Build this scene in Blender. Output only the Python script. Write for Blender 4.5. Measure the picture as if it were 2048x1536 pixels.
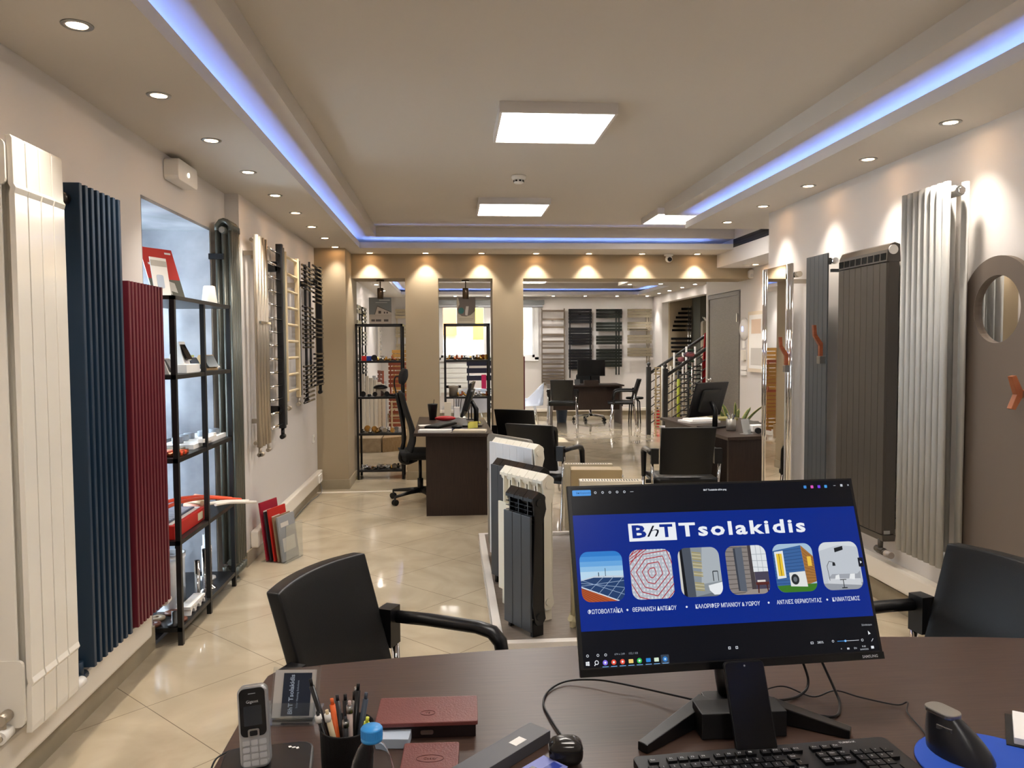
import bpy, bmesh, math, random
from mathutils import Vector, Matrix, Euler
random.seed(7)
PI = math.pi
for o in list(bpy.data.objects): bpy.data.objects.remove(o)
scn = bpy.context.scene
C = scn.collection

# ------------------------------------------------------------------ camera
cam = bpy.data.cameras.new('camera'); camo = bpy.data.objects.new('camera', cam); C.objects.link(camo)
cam.sensor_fit = 'HORIZONTAL'; cam.sensor_width = 36; cam.lens = 36 * 1566.87 / 2048
yaw, pitch, roll = .07792652, -.0487846, -.00561763
fw = Vector((math.sin(yaw)*math.cos(pitch), math.cos(yaw)*math.cos(pitch), math.sin(pitch)))
r0 = Vector((math.cos(yaw), -math.sin(yaw), 0)); u0 = r0.cross(fw)
cr = r0*math.cos(roll) + u0*math.sin(roll); cu = u0*math.cos(roll) - r0*math.sin(roll)
camo.matrix_world = Matrix(((cr.x, cu.x, -fw.x, 0), (cr.y, cu.y, -fw.y, 0), (cr.z, cu.z, -fw.z, 1.48), (0, 0, 0, 1)))
cam.clip_start = .05
scn.camera = camo
# ------------------------------------------------------------------ world, sun, exposure
vs = scn.view_settings
vs.view_transform = 'Standard'; vs.look = 'None'; vs.gamma = 1; vs.use_curve_mapping = False
vs.exposure = 1.12
PANEL = 11.0       # emission of the ceiling panels
SPOT = 20.0        # watts of one downlight
w = bpy.data.worlds.new('sky'); scn.world = w; w.use_nodes = True
bg = w.node_tree.nodes['Background']; bg.inputs[0].default_value = (.80, .90, 1, 1); bg.inputs[1].default_value = 6.5
sun = bpy.data.lights.new('sun', 'SUN'); sun.energy = 14; sun.angle = .01; sun.color = (1, .93, .82)
suno = bpy.data.objects.new('sun', sun); C.objects.link(suno)
suno.rotation_euler = Vector((.02, -.89, -.445)).to_track_quat('-Z', 'Y').to_euler()

# ------------------------------------------------------------------ materials
def lin(c):
    if isinstance(c, str): c = tuple(int(c[i:i+2], 16)/255 for i in (0, 2, 4))
    return tuple(x/12.92 if x <= .04045 else ((x+.055)/1.055)**2.4 for x in c)
MATS = {}
def mat(name, col, rough=.5, metal=0, spec=.5, coat=0, emit=0, trans=0, alpha=1, bump=0, bscale=60, noise=0, nscale=8, col2=None, stretch=None, ior=1.45, ecol=None, detail=4):
    if name in MATS: return MATS[name]
    m = bpy.data.materials.new(name); m.use_nodes = True
    nt = m.node_tree; N = nt.nodes; L = nt.links; b = N['Principled BSDF']
    c = lin(col)
    b.inputs['Base Color'].default_value = (*c, 1); b.inputs['Roughness'].default_value = rough
    b.inputs['Metallic'].default_value = metal; b.inputs['Specular IOR Level'].default_value = spec
    b.inputs['IOR'].default_value = ior
    b.inputs['Coat Weight'].default_value = coat; b.inputs['Coat Roughness'].default_value = .05
    b.inputs['Transmission Weight'].default_value = trans; b.inputs['Alpha'].default_value = alpha
    if emit:
        b.inputs['Emission Color'].default_value = (*(lin(ecol) if ecol else c), 1); b.inputs['Emission Strength'].default_value = emit
    if noise or col2 or bump:
        tc = N.new('ShaderNodeTexCoord'); mp = N.new('ShaderNodeMapping'); L.new(tc.outputs['Object'], mp.inputs[0])
        if stretch: mp.inputs['Scale'].default_value = stretch
    if col2:
        n = N.new('ShaderNodeTexNoise'); n.inputs['Scale'].default_value = nscale; n.inputs['Detail'].default_value = detail
        L.new(mp.outputs[0], n.inputs[0])
        r = N.new('ShaderNodeValToRGB'); r.color_ramp.elements[0].position = .35; r.color_ramp.elements[1].position = .65
        r.color_ramp.elements[0].color = (*c, 1); r.color_ramp.elements[1].color = (*lin(col2), 1)
        L.new(n.outputs[0], r.inputs[0]); L.new(r.outputs[0], b.inputs['Base Color'])
    if bump:
        n = N.new('ShaderNodeTexNoise'); n.inputs['Scale'].default_value = bscale; L.new(mp.outputs[0], n.inputs[0])
        bp = N.new('ShaderNodeBump'); bp.inputs['Strength'].default_value = bump; bp.inputs['Distance'].default_value = .002
        L.new(n.outputs[0], bp.inputs['Height']); L.new(bp.outputs[0], b.inputs['Normal'])
    MATS[name] = m; return m

plaster = mat('white_plaster', 'DBD6D2', .75, bump=.08, bscale=90)
ceilm = mat('ceiling_plaster', 'D0C9C0', .8)
beigem = mat('beige_plaster', 'A6967C', .7, bump=.08, bscale=90)
greenw = mat('grey_green_plaster', '66675E', .8)
skirt = mat('stone_skirting', 'A39780', .35, col2='958A74', nscale=5)
trunkm = mat('trunking_plastic', 'E9E1D4', .35)
chrome = mat('chrome', 'E8E8E8', .06, 1)
nickel = mat('nickel', 'B8AE9E', .38, .75)
black = mat('black_plastic', '0E0E10', .35)
blackm = mat('black_powder_metal', '141416', .4)
leather = mat('black_leather', '0B0C0E', .38, spec=.45, bump=.12, bscale=250)
white = mat('white_enamel', 'F2EDE2', .12, coat=.5)
whitep = mat('white_plastic', 'F0EDE8', .35)
alu = mat('brushed_metal', 'A9A9A6', .3, 1)
grey = mat('grey_plastic', '6E7072', .4)
glassm = mat('clear_glass', 'FFFFFF', .0, trans=1, ior=1.45)
def acrylic_mat():
    m = bpy.data.materials.new('clear_acrylic'); m.use_nodes = True; N = m.node_tree.nodes; L = m.node_tree.links
    for n in list(N): N.remove(n)
    out = N.new('ShaderNodeOutputMaterial'); mx = N.new('ShaderNodeMixShader'); t = N.new('ShaderNodeBsdfTransparent'); g = N.new('ShaderNodeBsdfGlossy')
    g.inputs['Roughness'].default_value = .05; g.inputs['Color'].default_value = (.9, .93, .96, 1)
    lw = N.new('ShaderNodeLayerWeight'); lw.inputs[0].default_value = .35; mt = N.new('ShaderNodeMath'); mt.operation = 'MULTIPLY_ADD'
    mt.inputs[1].default_value = .7; mt.inputs[2].default_value = .08
    L.new(lw.outputs['Facing'], mt.inputs[0]); L.new(mt.outputs[0], mx.inputs[0]); L.new(t.outputs[0], mx.inputs[1]); L.new(g.outputs[0], mx.inputs[2]); L.new(mx.outputs[0], out.inputs[0])
    t.inputs[0].default_value = (.95, .97, .98, 1)
    return m
acryl = acrylic_mat()
def floor_mat():
    m = bpy.data.materials.new('polished_beige_tile'); m.use_nodes = True; N = m.node_tree.nodes; L = m.node_tree.links; b = N['Principled BSDF']
    tc = N.new('ShaderNodeTexCoord'); mp = N.new('ShaderNodeMapping'); mp.inputs['Rotation'].default_value = (0, 0, PI/4)
    mp.inputs['Location'].default_value = (.21, .38, 0)
    L.new(tc.outputs['Object'], mp.inputs[0])
    sp = N.new('ShaderNodeSeparateXYZ'); L.new(mp.outputs[0], sp.inputs[0])
    def M(op, a, b_=None):
        n = N.new('ShaderNodeMath'); n.operation = op
        for i, v in enumerate((a, b_)):
            if v is None: continue
            if isinstance(v, (int, float)): n.inputs[i].default_value = v
            else: L.new(v, n.inputs[i])
        return n.outputs[0]
    T = .60
    ds = []
    for k in (0, 1):
        f = M('FRACT', M('DIVIDE', sp.outputs[k], T)); ds.append(M('ABSOLUTE', M('SUBTRACT', f, .5)))
    edge = M('GREATER_THAN', M('MAXIMUM', ds[0], ds[1]), .4972)
    n = N.new('ShaderNodeTexNoise'); n.inputs['Scale'].default_value = 2.2; n.inputs['Detail'].default_value = 8; n.inputs['Distortion'].default_value = 1.2
    L.new(mp.outputs[0], n.inputs[0])
    r = N.new('ShaderNodeValToRGB'); e = r.color_ramp.elements; e[0].position = .3; e[0].color = (*lin('AA9C85'), 1); e[1].position = .7; e[1].color = (*lin('C4B69E'), 1)
    L.new(n.outputs[0], r.inputs[0])
    mx = N.new('ShaderNodeMix'); mx.data_type = 'RGBA'; L.new(edge, mx.inputs[0]); L.new(r.outputs[0], mx.inputs[6]); mx.inputs[7].default_value = (*lin('7A6E5E'), 1)
    L.new(mx.outputs[2], b.inputs['Base Color'])
    b.inputs['Roughness'].default_value = .07; b.inputs['IOR'].default_value = 1.55
    n2 = N.new('ShaderNodeTexNoise'); n2.inputs['Scale'].default_value = 1.3; L.new(mp.outputs[0], n2.inputs[0])
    bp = N.new('ShaderNodeBump'); bp.inputs['Strength'].default_value = .06; bp.inputs['Distance'].default_value = .01; L.new(n2.outputs[0], bp.inputs['Height']); L.new(bp.outputs[0], b.inputs['Normal'])
    return m
floorm = floor_mat()
def wood(name, c1, c2, rough=.35, stretch=(1.2, 22, 22), spec=.5):
    return mat(name, c1, rough, col2=c2, nscale=5, stretch=stretch, spec=spec, detail=6)
deskwood = wood('wenge_desktop', '42312A', '4E3B32', .34, (1.5, 40, 40))
darkwood = wood('dark_wood_panel', '281B16', '33241D', .4, (30, 30, 1.5))
doorwood = wood('grey_oak', '6F675E', '7C746A', .5, (3, 3, 40))
plankm = wood('pale_plank', 'A89478', '958268', .4, (3, 18, 3))
marble = mat('marble_slab', 'BFC3CA', .2, col2='6F727B', nscale=1.6, detail=9)
mirror = mat('mirror', 'F4F4F4', .015, 1)

# ------------------------------------------------------------------ mesh builder
SPLIT = {'wall_bracket', 'foot', 'end_plug', 'end_cap', 'collector', 'lug', 'valve', 'vent_slot', 'side_cover', 'card_box', 'bolt'}
class G:
    def __init__(s): s.v = []; s.f = []; s.mi = []; s.sm = []; s.M = Matrix(); s.m = 0; s.smooth = False
    def at(s, loc=(0, 0, 0), rz=0, rx=0, ry=0):
        s.M = Matrix.Translation(loc) @ Euler((rx, ry, rz)).to_matrix().to_4x4(); return s
    def add(s, vs_, fs, sm=None):
        n = len(s.v); s.v += [s.M @ Vector(p) for p in vs_]
        for f in fs: s.f.append([n+i for i in f]); s.mi.append(s.m); s.sm.append(s.smooth if sm is None else sm)
        return s
    def box(s, x0, x1, y0, y1, z0, z1):
        return s.add([(x0, y0, z0), (x1, y0, z0), (x1, y1, z0), (x0, y1, z0), (x0, y0, z1), (x1, y0, z1), (x1, y1, z1), (x0, y1, z1)],
                     [(0, 3, 2, 1), (4, 5, 6, 7), (0, 1, 5, 4), (1, 2, 6, 5), (2, 3, 7, 6), (3, 0, 4, 7)], False)
    def rbox(s, x0, x1, y0, y1, z0, z1, r=.005, n=3, axis='z'):
        # box with rounded corners about one axis
        a = {'z': (x0, x1, y0, y1), 'y': (x0, x1, z0, z1), 'x': (y0, y1, z0, z1)}[axis]
        pts = rrect(*a, r, n)
        lo, hi = {'z': (z0, z1), 'y': (y0, y1), 'x': (x0, x1)}[axis]
        return s.prism(pts, axis, lo, hi)
    def prism(s, pts, axis, lo, hi, sm=False):
        def P(a, b, c): return {'z': (a, b, c), 'y': (a, c, b), 'x': (c, a, b)}[axis]
        n = len(pts); area = sum(pts[i][0]*pts[(i+1) % n][1]-pts[(i+1) % n][0]*pts[i][1] for i in range(n))
        if (area < 0) != (axis == 'y'): pts = pts[::-1]
        v = [P(a, b, lo) for a, b in pts] + [P(a, b, hi) for a, b in pts]
        s.add(v, [tuple(range(n))[::-1], tuple(range(n, 2*n))], False)
        k = len(s.v)-2*n
        for i in range(n): s.f.append([k+i, k+(i+1) % n, k+n+(i+1) % n, k+n+i]); s.mi.append(s.m); s.sm.append(sm)
        return s
    def cyl(s, p0, p1, r0, r1=None, n=12, caps=True):
        return s.tube([p0, p1], [r0, r0 if r1 is None else r1], n, caps)
    def tube(s, pts, r, n=8, caps=True, flat=1.0):
        pts = [Vector(p) for p in pts]; R = r if isinstance(r, (list, tuple)) else [r]*len(pts)
        vs_ = []; prev = None
        for i, p in enumerate(pts):
            d = ((pts[min(i+1, len(pts)-1)]-p).normalized() + (p-pts[max(i-1, 0)]).normalized())
            d = d.normalized() if d.length > 1e-6 else Vector((0, 0, 1))
            if prev is None:
                a = Vector((0, 0, 1)) if abs(d.z) < .9 else Vector((1, 0, 0)); a = (a - d*a.dot(d)).normalized()
            else: a = (prev - d*prev.dot(d)).normalized()
            prev = a; b = d.cross(a)
            for k in range(n):
                t = 2*PI*k/n; vs_.append(p + (a*math.cos(t)*flat + b*math.sin(t))*R[i])
        fs = [(i*n+k, i*n+(k+1) % n, (i+1)*n+(k+1) % n, (i+1)*n+k) for i in range(len(pts)-1) for k in range(n)]
        s.add(vs_, fs, True)
        if caps:
            k0 = len(s.v)-len(vs_)
            s.f.append([k0+k for k in range(n)][::-1]); s.mi.append(s.m); s.sm.append(False)
            s.f.append([k0+(len(pts)-1)*n+k for k in range(n)]); s.mi.append(s.m); s.sm.append(False)
        return s
    def lathe(s, prof, c=(0, 0, 0), n=24, sm=True):
        vs_ = [(c[0]+r*math.cos(2*PI*k/n), c[1]+r*math.sin(2*PI*k/n), c[2]+z) for r, z in prof for k in range(n)]
        fs = [(i*n+k, i*n+(k+1) % n, (i+1)*n+(k+1) % n, (i+1)*n+k) for i in range(len(prof)-1) for k in range(n)]
        s.add(vs_, fs, sm); k0 = len(s.v)-len(vs_)
        if prof[0][0] > 1e-4: s.f.append([k0+k for k in range(n)][::-1]); s.mi.append(s.m); s.sm.append(False)
        if prof[-1][0] > 1e-4: s.f.append([k0+(len(prof)-1)*n+k for k in range(n)]); s.mi.append(s.m); s.sm.append(False)
        return s
    def ball(s, c, rx, ry=None, rz=None, n=14, m=8):
        ry = rx if ry is None else ry; rz = rx if rz is None else rz
        vs_ = [(c[0]+rx*math.sin(PI*i/m)*math.cos(2*PI*k/n), c[1]+ry*math.sin(PI*i/m)*math.sin(2*PI*k/n), c[2]-rz*math.cos(PI*i/m)) for i in range(m+1) for k in range(n)]
        fs = [(i*n+k, i*n+(k+1) % n, (i+1)*n+(k+1) % n, (i+1)*n+k) for i in range(m) for k in range(n)]
        return s.add(vs_, fs, True)
    def quad(s, a, b, c, d): return s.add([a, b, c, d], [(0, 1, 2, 3)], False)
    def grid(s, fn, nu, nv, thick=None):
        # smooth sheet; fn(u,v)->point ; thick: offset vector function for a closed slab
        vs_ = [fn(i/nu, j/nv) for j in range(nv+1) for i in range(nu+1)]
        q = lambda o, i, j: o+j*(nu+1)+i
        fs = [(q(0, i, j), q(0, i+1, j), q(0, i+1, j+1), q(0, i, j+1)) for j in range(nv) for i in range(nu)]
        if thick:
            n = len(vs_); vs_ += [thick(i/nu, j/nv) for j in range(nv+1) for i in range(nu+1)]
            fs += [(q(n, i, j), q(n, i, j+1), q(n, i+1, j+1), q(n, i+1, j)) for j in range(nv) for i in range(nu)]
            for i in range(nu):
                fs.append((q(0, i, 0), q(n, i, 0), q(n, i+1, 0), q(0, i+1, 0))); fs.append((q(0, i, nv), q(0, i+1, nv), q(n, i+1, nv), q(n, i, nv)))
            for j in range(nv):
                fs.append((q(0, 0, j), q(0, 0, j+1), q(n, 0, j+1), q(n, 0, j))); fs.append((q(0, nu, j), q(n, nu, j), q(n, nu, j+1), q(0, nu, j+1)))
        return s.add(vs_, fs, True)
    def text(s, body, size, mat_, bold=0, shear=0, space=1, align='CENTER', ext=0):
        cu_ = bpy.data.curves.new('t', 'FONT'); cu_.body = body; cu_.size = size; cu_.align_x = align; cu_.align_y = 'CENTER'
        cu_.offset = bold; cu_.shear = shear; cu_.space_character = space; cu_.extrude = ext; cu_.resolution_u = 2
        o = bpy.data.objects.new('t', cu_); C.objects.link(o); bpy.context.view_layer.update()
        me = bpy.data.meshes.new_from_object(o.evaluated_get(bpy.context.evaluated_depsgraph_get()))
        s.m = mat_; s.add([mm.co.copy() for mm in me.vertices], [tuple(p.vertices) for p in me.polygons], False)
        bpy.data.objects.remove(o); bpy.data.meshes.remove(me); bpy.data.curves.remove(cu_)
        return s
    def clusters(s, gap=.03):
        # separate pieces lying apart from one another
        par = list(range(len(s.v)))
        def fd(i):
            while par[i] != i: par[i] = par[par[i]]; i = par[i]
            return i
        for f in s.f:
            for i in f[1:]: par[fd(i)] = fd(f[0])
        isl = {}
        for i, p in enumerate(s.v): isl.setdefault(fd(i), []).append(i)
        bx = [[[min(s.v[i][k] for i in L) for k in range(3)], [max(s.v[i][k] for i in L) for k in range(3)], set(L)] for L in isl.values()]
        merged = True
        while merged:
            merged = False
            for a in range(len(bx)):
                for b in range(a+1, len(bx)):
                    if all(bx[a][0][k]-gap <= bx[b][1][k] and bx[b][0][k]-gap <= bx[a][1][k] for k in range(3)):
                        bx[a] = [[min(bx[a][0][k], bx[b][0][k]) for k in range(3)], [max(bx[a][1][k], bx[b][1][k]) for k in range(3)], bx[a][2] | bx[b][2]]
                        del bx[b]; merged = True; break
                if merged: break
        out = []
        for _, _, S_ in bx:
            q = G(); ix = {i: n for n, i in enumerate(sorted(S_))}; q.v = [s.v[i] for i in sorted(S_)]
            for f, m_, sm_ in zip(s.f, s.mi, s.sm):
                if f[0] in S_: q.f.append([ix[i] for i in f]); q.mi.append(m_); q.sm.append(sm_)
            out.append(q)
        return out
    def build(s, name, mats, parent=None, bevel=0, world=False, label=None, segs=2):
        if name in SPLIT and parent is not None:
            parts = s.clusters()
            if len(parts) > 1:
                for q in parts[1:]: q.build(name, mats, parent, bevel, world, label, segs)
                s.v, s.f, s.mi, s.sm = parts[0].v, parts[0].f, parts[0].mi, parts[0].sm
        me = bpy.data.meshes.new(name)
        vv = s.v
        if world and parent is not None:
            inv = parent.matrix_basis.inverted()
            p = parent.parent
            while p is not None: inv = inv @ p.matrix_basis.inverted(); p = p.parent
            vv = [inv @ q for q in vv]
        me.from_pydata([tuple(q) for q in vv], [], s.f)
        for i, p in enumerate(me.polygons): p.material_index = s.mi[i]; p.use_smooth = s.sm[i]
        for m_ in (mats if isinstance(mats, (list, tuple)) else [mats]): me.materials.append(m_)
        bm = bmesh.new(); bm.from_mesh(me)
        bmesh.ops.recalc_face_normals(bm, faces=bm.faces)
        if bevel:
            bmesh.ops.remove_doubles(bm, verts=bm.verts, dist=1e-6)
            es = [e for e in bm.edges if len(e.link_faces) == 2 and e.calc_face_angle(0) > .6]
            bmesh.ops.bevel(bm, geom=es, offset=bevel, segments=segs, profile=.6, affect='EDGES', clamp_overlap=True)
        bm.to_mesh(me); bm.free()
        me.update()
        o = bpy.data.objects.new(name, me); C.objects.link(o)
        if parent is not None: o.parent = parent
        if label: o['label'] = label
        return o
def rrect(x0, x1, y0, y1, r, n=4):
    out = []
    for cx, cy, a in ((x1-r, y1-r, 0), (x0+r, y1-r, 1), (x0+r, y0+r, 2), (x1-r, y0+r, 3)):
        for k in range(n+1): t = (a+k/n)*PI/2; out.append((cx+r*math.cos(t), cy+r*math.sin(t)))
    return out
def tag(o, label, cat, group=None):
    o['label'] = label; o['category'] = cat
    if group: o['group'] = group
    return o
def thing(name, label, cat, loc=(0, 0, 0), rz=0, group=None):
    o = bpy.data.objects.new(name, None); C.objects.link(o); o.location = loc; o.rotation_euler = (0, 0, rz)
    o.empty_display_size = .05
    o.matrix_basis = Matrix.Translation(loc) @ Matrix.Rotation(rz, 4, 'Z')
    return tag(o, label, cat, group)
def dup(root, loc, rz=0, label=None, group=None):
    r = root.copy(); C.objects.link(r); r.matrix_basis = Matrix.Translation(loc) @ Matrix.Rotation(rz, 4, 'Z')
    if label: r['label'] = label
    if group: r['group'] = group
    for ch in list(root.children):
        c = ch.copy(); C.objects.link(c); c.parent = r
        for g_ in ch.children:
            d = g_.copy(); C.objects.link(d); d.parent = c
    return r
def struct(name, g, m):
    o = g.build(name, m); o['kind'] = 'structure'; return o
def spline(pts, n=8):
    # Catmull-Rom through the points
    P = [Vector(p) for p in pts]; P = [P[0]*2-P[1]] + P + [P[-1]*2-P[-2]]; out = []
    for i in range(1, len(P)-2):
        for k in range(n):
            t = k/n; a, b, c, d = P[i-1:i+3]
            out.append(.5*((2*b)+(c-a)*t+(2*a-5*b+4*c-d)*t*t+(3*b-a-3*c+d)*t**3))
    return out+[P[-2]]

# ================================================================== THE SETTING
XL, XLF, XR, XRF = -1.475, -1.385, 2.465, 3.42
YB, YF = 8.70, 16.30
ZS = 2.49
struct('floor', G().box(-2.4, 7, -2.6, 16.5, -.1, 0), floorm)
# left wall near, with the deep marble-lined window niche
g = G()
g.box(-2.2, XL, -2.6, 3.92, 0, 2.8).box(-2.2, XL, 5.02, 5.34, 0, 2.8).box(-2.2, XL, 3.92, 5.02, 2.215, 2.8)
struct('wall_left_near', g, plaster)
g = G().box(-2.2, -1.478, 5.005, 5.02, .02, 2.215).box(-2.2, -1.478, 3.92, 3.935, .02, 2.215).box(-2.2, -1.478, 3.935, 5.005, 2.2, 2.215).box(-2.2, -1.478, 3.935, 5.005, 0, .02)
g.box(-2.2, -2.17, 3.935, 5.005, .02, .25)
struct('trim_1', g, marble)
wf = G().box(-2.17, -2.12, 3.935, 5.005, .25, .31).box(-2.17, -2.12, 3.935, 5.005, 2.14, 2.2).box(-2.17, -2.12, 3.935, 4.0, .31, 2.14).box(-2.17, -2.12, 4.94, 5.005, .31, 2.14).box(-2.17, -2.12, 4.45, 4.49, .31, 2.14)
wo = struct('window_1', wf, mat('white_window_frame', 'E4E4E2', .4))
G().box(-2.15, -2.144, 4.0, 4.45, .31, 2.14).box(-2.15, -2.144, 4.49, 4.94, .31, 2.14).build('pane', acryl, wo)
struct('wall_left_far', G().box(-2.2, XLF, 5.34, YB, 0, 2.8), plaster)
struct('wall_left_back_room', G().box(-2.2, -1.44, YB, YF, 0, 2.8), plaster)
struct('wall_right_near', G().box(XR, 3.6, -2.6, 5.94, 0, 2.8), plaster)
struct('wall_right_far', G().box(XRF, 3.62, 5.94, 9.05, 0, 2.8).box(XRF, 3.62, 10.22, 10.3, 0, 2.8).box(XRF, 3.62, 9.05, 10.22, 2.13, 2.8).box(3.62, 4.3, 10.2, 10.3, 0, 2.8), plaster)
struct('wall_behind', G().box(-2.2, 3.6, -2.7, -2.6, 0, 2.8), plaster)
# beige wall with its three openings
g = G()
g.box(XLF, -1.07, 8.2, 9.15, 0, ZS+.2).box(-.49, -.13, YB, 9.15, 0, 2.225).box(.47, .81, YB, 9.15, 0, 2.225)
g.box(-1.07, XRF, YB, 9.15, 2.225, ZS+.2)
struct('wall_middle', g, beigem)
# far wall with window opening
g = G(); wx0, wx1, wz0, wz1 = -.26, 1.81, 1.19, 2.37
g.box(-2.2, wx0, YF, 16.6, 0, 2.8).box(wx1, 4.4, YF, 16.6, 0, 2.8).box(wx0, wx1, YF, 16.6, 0, wz0).box(wx0, wx1, YF, 16.6, wz1, 2.8)
struct('wall_back', g, plaster)
g = G()
for a, b, c, d in ((wx0-.02, wx1+.02, wz0-.03, wz0+.05), (wx0-.02, wx1+.02, wz1-.05, wz1+.02), (wx0-.02, wx0+.06, wz0, wz1), (wx1-.06, wx1+.02, wz0, wz1), (.74, .84, wz0, wz1)):
    g.box(a, b, YF-.04, YF+.06, c, d)
for a, b in ((wx0+.06, .74), (.84, wx1-.06)):
    g.box(a, a+.05, YF-.02, YF+.04, wz0+.05, wz1-.05).box(b-.05, b, YF-.02, YF+.04, wz0+.05, wz1-.05).box(a, b, YF-.02, YF+.04, wz0+.05, wz0+.1).box(a, b, YF-.02, YF+.04, wz1-.1, wz1-.05)
wo = struct('window_2', g, MATS['white_window_frame'])
G().box(wx0+.11, .69, YF, YF+.006, wz0+.1, wz1-.1).box(.89, wx1-.11, YF, YF+.006, wz0+.1, wz1-.1).build('pane', acryl, wo)
# stairwell beyond the right wall of the back room
struct('wall_right_back_room', G().box(4.27, 4.4, 15.6, YF, 0, 2.8).box(4.27, 4.4, 10.3, 15.6, 2.33, 2.8), plaster)
struct('wall_stairwell_beige', G().box(4.40, 4.86, 15.5, 15.6, 0, 2.8), beigem)
struct('wall_stairwell', G().box(4.86, 6.6, 15.0, 15.1, 0, 2.8).box(4.86, 4.9, 15.1, 15.5, 0, 2.8).box(6.5, 6.6, 10.3, 15, 0, 2.8).box(4.27, 6.6, 10.2, 10.3, 0, 2.8), greenw)
# ---- ceilings
g = G()
g.box(-.75, 1.86, -2.6, 8.15, 2.70, 2.8).box(1.86, 3.6, 6.73, 8.15, 2.70, 2.8)
g.box(-1.6, -.75, -2.6, 8.7, 2.60, 2.8).box(1.86, 3.6, -2.6, 6.73, 2.60, 2.8).box(-.75, 3.6, 8.15, 8.7, 2.60, 2.8)
g.box(-.75, 3.6, 9.15, 9.9, 2.60, 2.8).box(-1.6, -.75, 9.15, 16.4, 2.6, 2.8).box(-.75, 4.4, 15.3, 16.4, 2.6, 2.8).box(3.6, 6.6, 10.2, 15.3, 2.6, 2.8)
g.box(-.75, 3.6, 9.9, 15.3, 2.70, 2.8)
g.box(3.6, 4.4, 9.0, 10.2, 2.6, 2.8).box(4.4, 6.6, 15.0, 15.6, 2.6, 2.8)
struct('ceiling', g, ceilm)
g = G()
def shelf(x0, x1, y0, y1, side):      # hung plasterboard shelf with an upstanding lip on the room side
    g.box(x0, x1, y0, y1, ZS, ZS+.015)
    t = .012
    if side == '+x': g.box(x1-t, x1, y0, y1, ZS+.015, 2.55)
    if side == '-x': g.box(x0, x0+t, y0, y1, ZS+.015, 2.55)
    if side == '-y': g.box(x0, x1, y0, y0+t, ZS+.015, 2.55)
shelf(XL-.1, -.92, -2.6, 8.19, '+x'); shelf(2.045, XR+.1, -2.6, 6.73, '-x'); shelf(XR+.1, 3.01, 5.94, 6.73, ''); shelf(XLF-.1, 3.01, 8.19, YB, '-y')
g.box(-.95, -.92, 8.19, YB-.3, ZS+.015, ZS+.016)
shelf(-1.5, -.95, 9.15, 15.5, '+x'); shelf(3.76, 4.27, 10.3, 15.5, '-x'); shelf(-1.5, 4.27, 15.5, YF, '-y'); shelf(2.85, 3.76, 9.15, 13.2, '')
g.box(2.85, 2.88, 9.15, 13.2, ZS+.015, 2.55).box(2.88, 3.76, 13.17, 13.2, ZS+.015, 2.55)
struct('trim_2', g, ceilm)
g = G().box(3.01, XRF, 5.94, YB, 2.345, 2.355).box(3.01, 3.02, 5.94, YB, 2.355, 2.70)
struct('trim_3', g, plaster)
# skirtings
g = G()
g.box(XL, XL+.012, -2.6, 3.92, 0, .115).box(XL, XLF+.012, 5.328, 5.34, 0, .10).box(XLF, XLF+.012, 5.34, 8.19, 0, .10).box(XLF, -1.058, 8.188, 8.2, 0, .10).box(-1.07, -1.058, 8.2, 9.15, 0, .10)
struct('baseboard_left', g, skirt)
g = G().box(XR-.012, XR, -2.6, 5.94, 0, .11).box(XRF-.012, XRF, 6.0, 9.05, 0, .1)
struct('baseboard_right', g, skirt)
g = G().box(-.502, -.118, 8.688, 8.7, 0, .09).box(-.502, -.49, 8.7, 9.15, 0, .09).box(-.13, -.118, 8.7, 9.15, 0, .09).box(.458, .822, 8.688, 8.7, 0, .09).box(.458, .47, 8.7, 9.15, 0, .09).box(.81, .822, 8.7, 9.15, 0, .09)
struct('baseboard_middle', g, skirt)
struct('baseboard_back', G().box(-1.44, 4.27, YF-.012, YF, 0, .09), skirt)
# white perimeter trunking (cable duct)
tk = [('trunking_left', 'white plastic cable trunking along the near left wall under the tall radiators', G().box(XL+.001, XL+.06, -.5, 3.76, .12, .235)),
      ('trunking_left', 'white cable trunking along the left wall, running back to the beige corner', G().box(XLF+.001, XLF+.055, 5.45, 8.18, .10, .215)),
      ('trunking_right', 'white cable trunking along the right wall under the radiators', G().box(XR-.06, XR-.001, 1.5, 5.9, .14, .26)),
      ('trunking_back', 'white cable trunking along the far end wall below the window', G().box(-1.3, 4.2, YF-.055, YF-.001, .095, .16))]
for n, lab, g in tk: tag(g.build('cable_trunking', trunkm, bevel=.012), lab, 'cable trunking')
tag(G().box(-1.36, -.3, 7.98, 8.02, 0, .008).build('floor_cable_cover', trunkm), 'flat white cable cover strip across the floor before the beige pillar', 'cable cover')
# door in the right-hand side wall
d = G().box(XRF-.01, XRF+.1, 9.07, 9.12, 0, 2.12).box(XRF-.01, XRF+.1, 10.16, 10.21, 0, 2.12).box(XRF-.01, XRF+.1, 9.12, 10.16, 2.07, 2.12)
do = struct('door_1', d, doorwood)
G().box(XRF+.0, XRF+.04, 9.12, 10.16, .01, 2.07).build('door_leaf', doorwood, do)
g = G().cyl((XRF, 10.08, 1.02), (XRF-.06, 10.08, 1.02), .012).cyl((XRF-.055, 10.08, 1.02), (XRF-.055, 9.95, 1.02), .01).cyl((XRF, 10.08, 1.02), (XRF-.01, 10.08, 1.02), .026).cyl((XRF, 10.08, .90), (XRF-.01, 10.08, .90), .024)
g.build('door_handle', chrome, do)
for z in (.35, 1.75): G().box(XRF-.02, XRF-.009, 9.11, 9.135, z, z+.1).build('hinge', alu, do)
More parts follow.
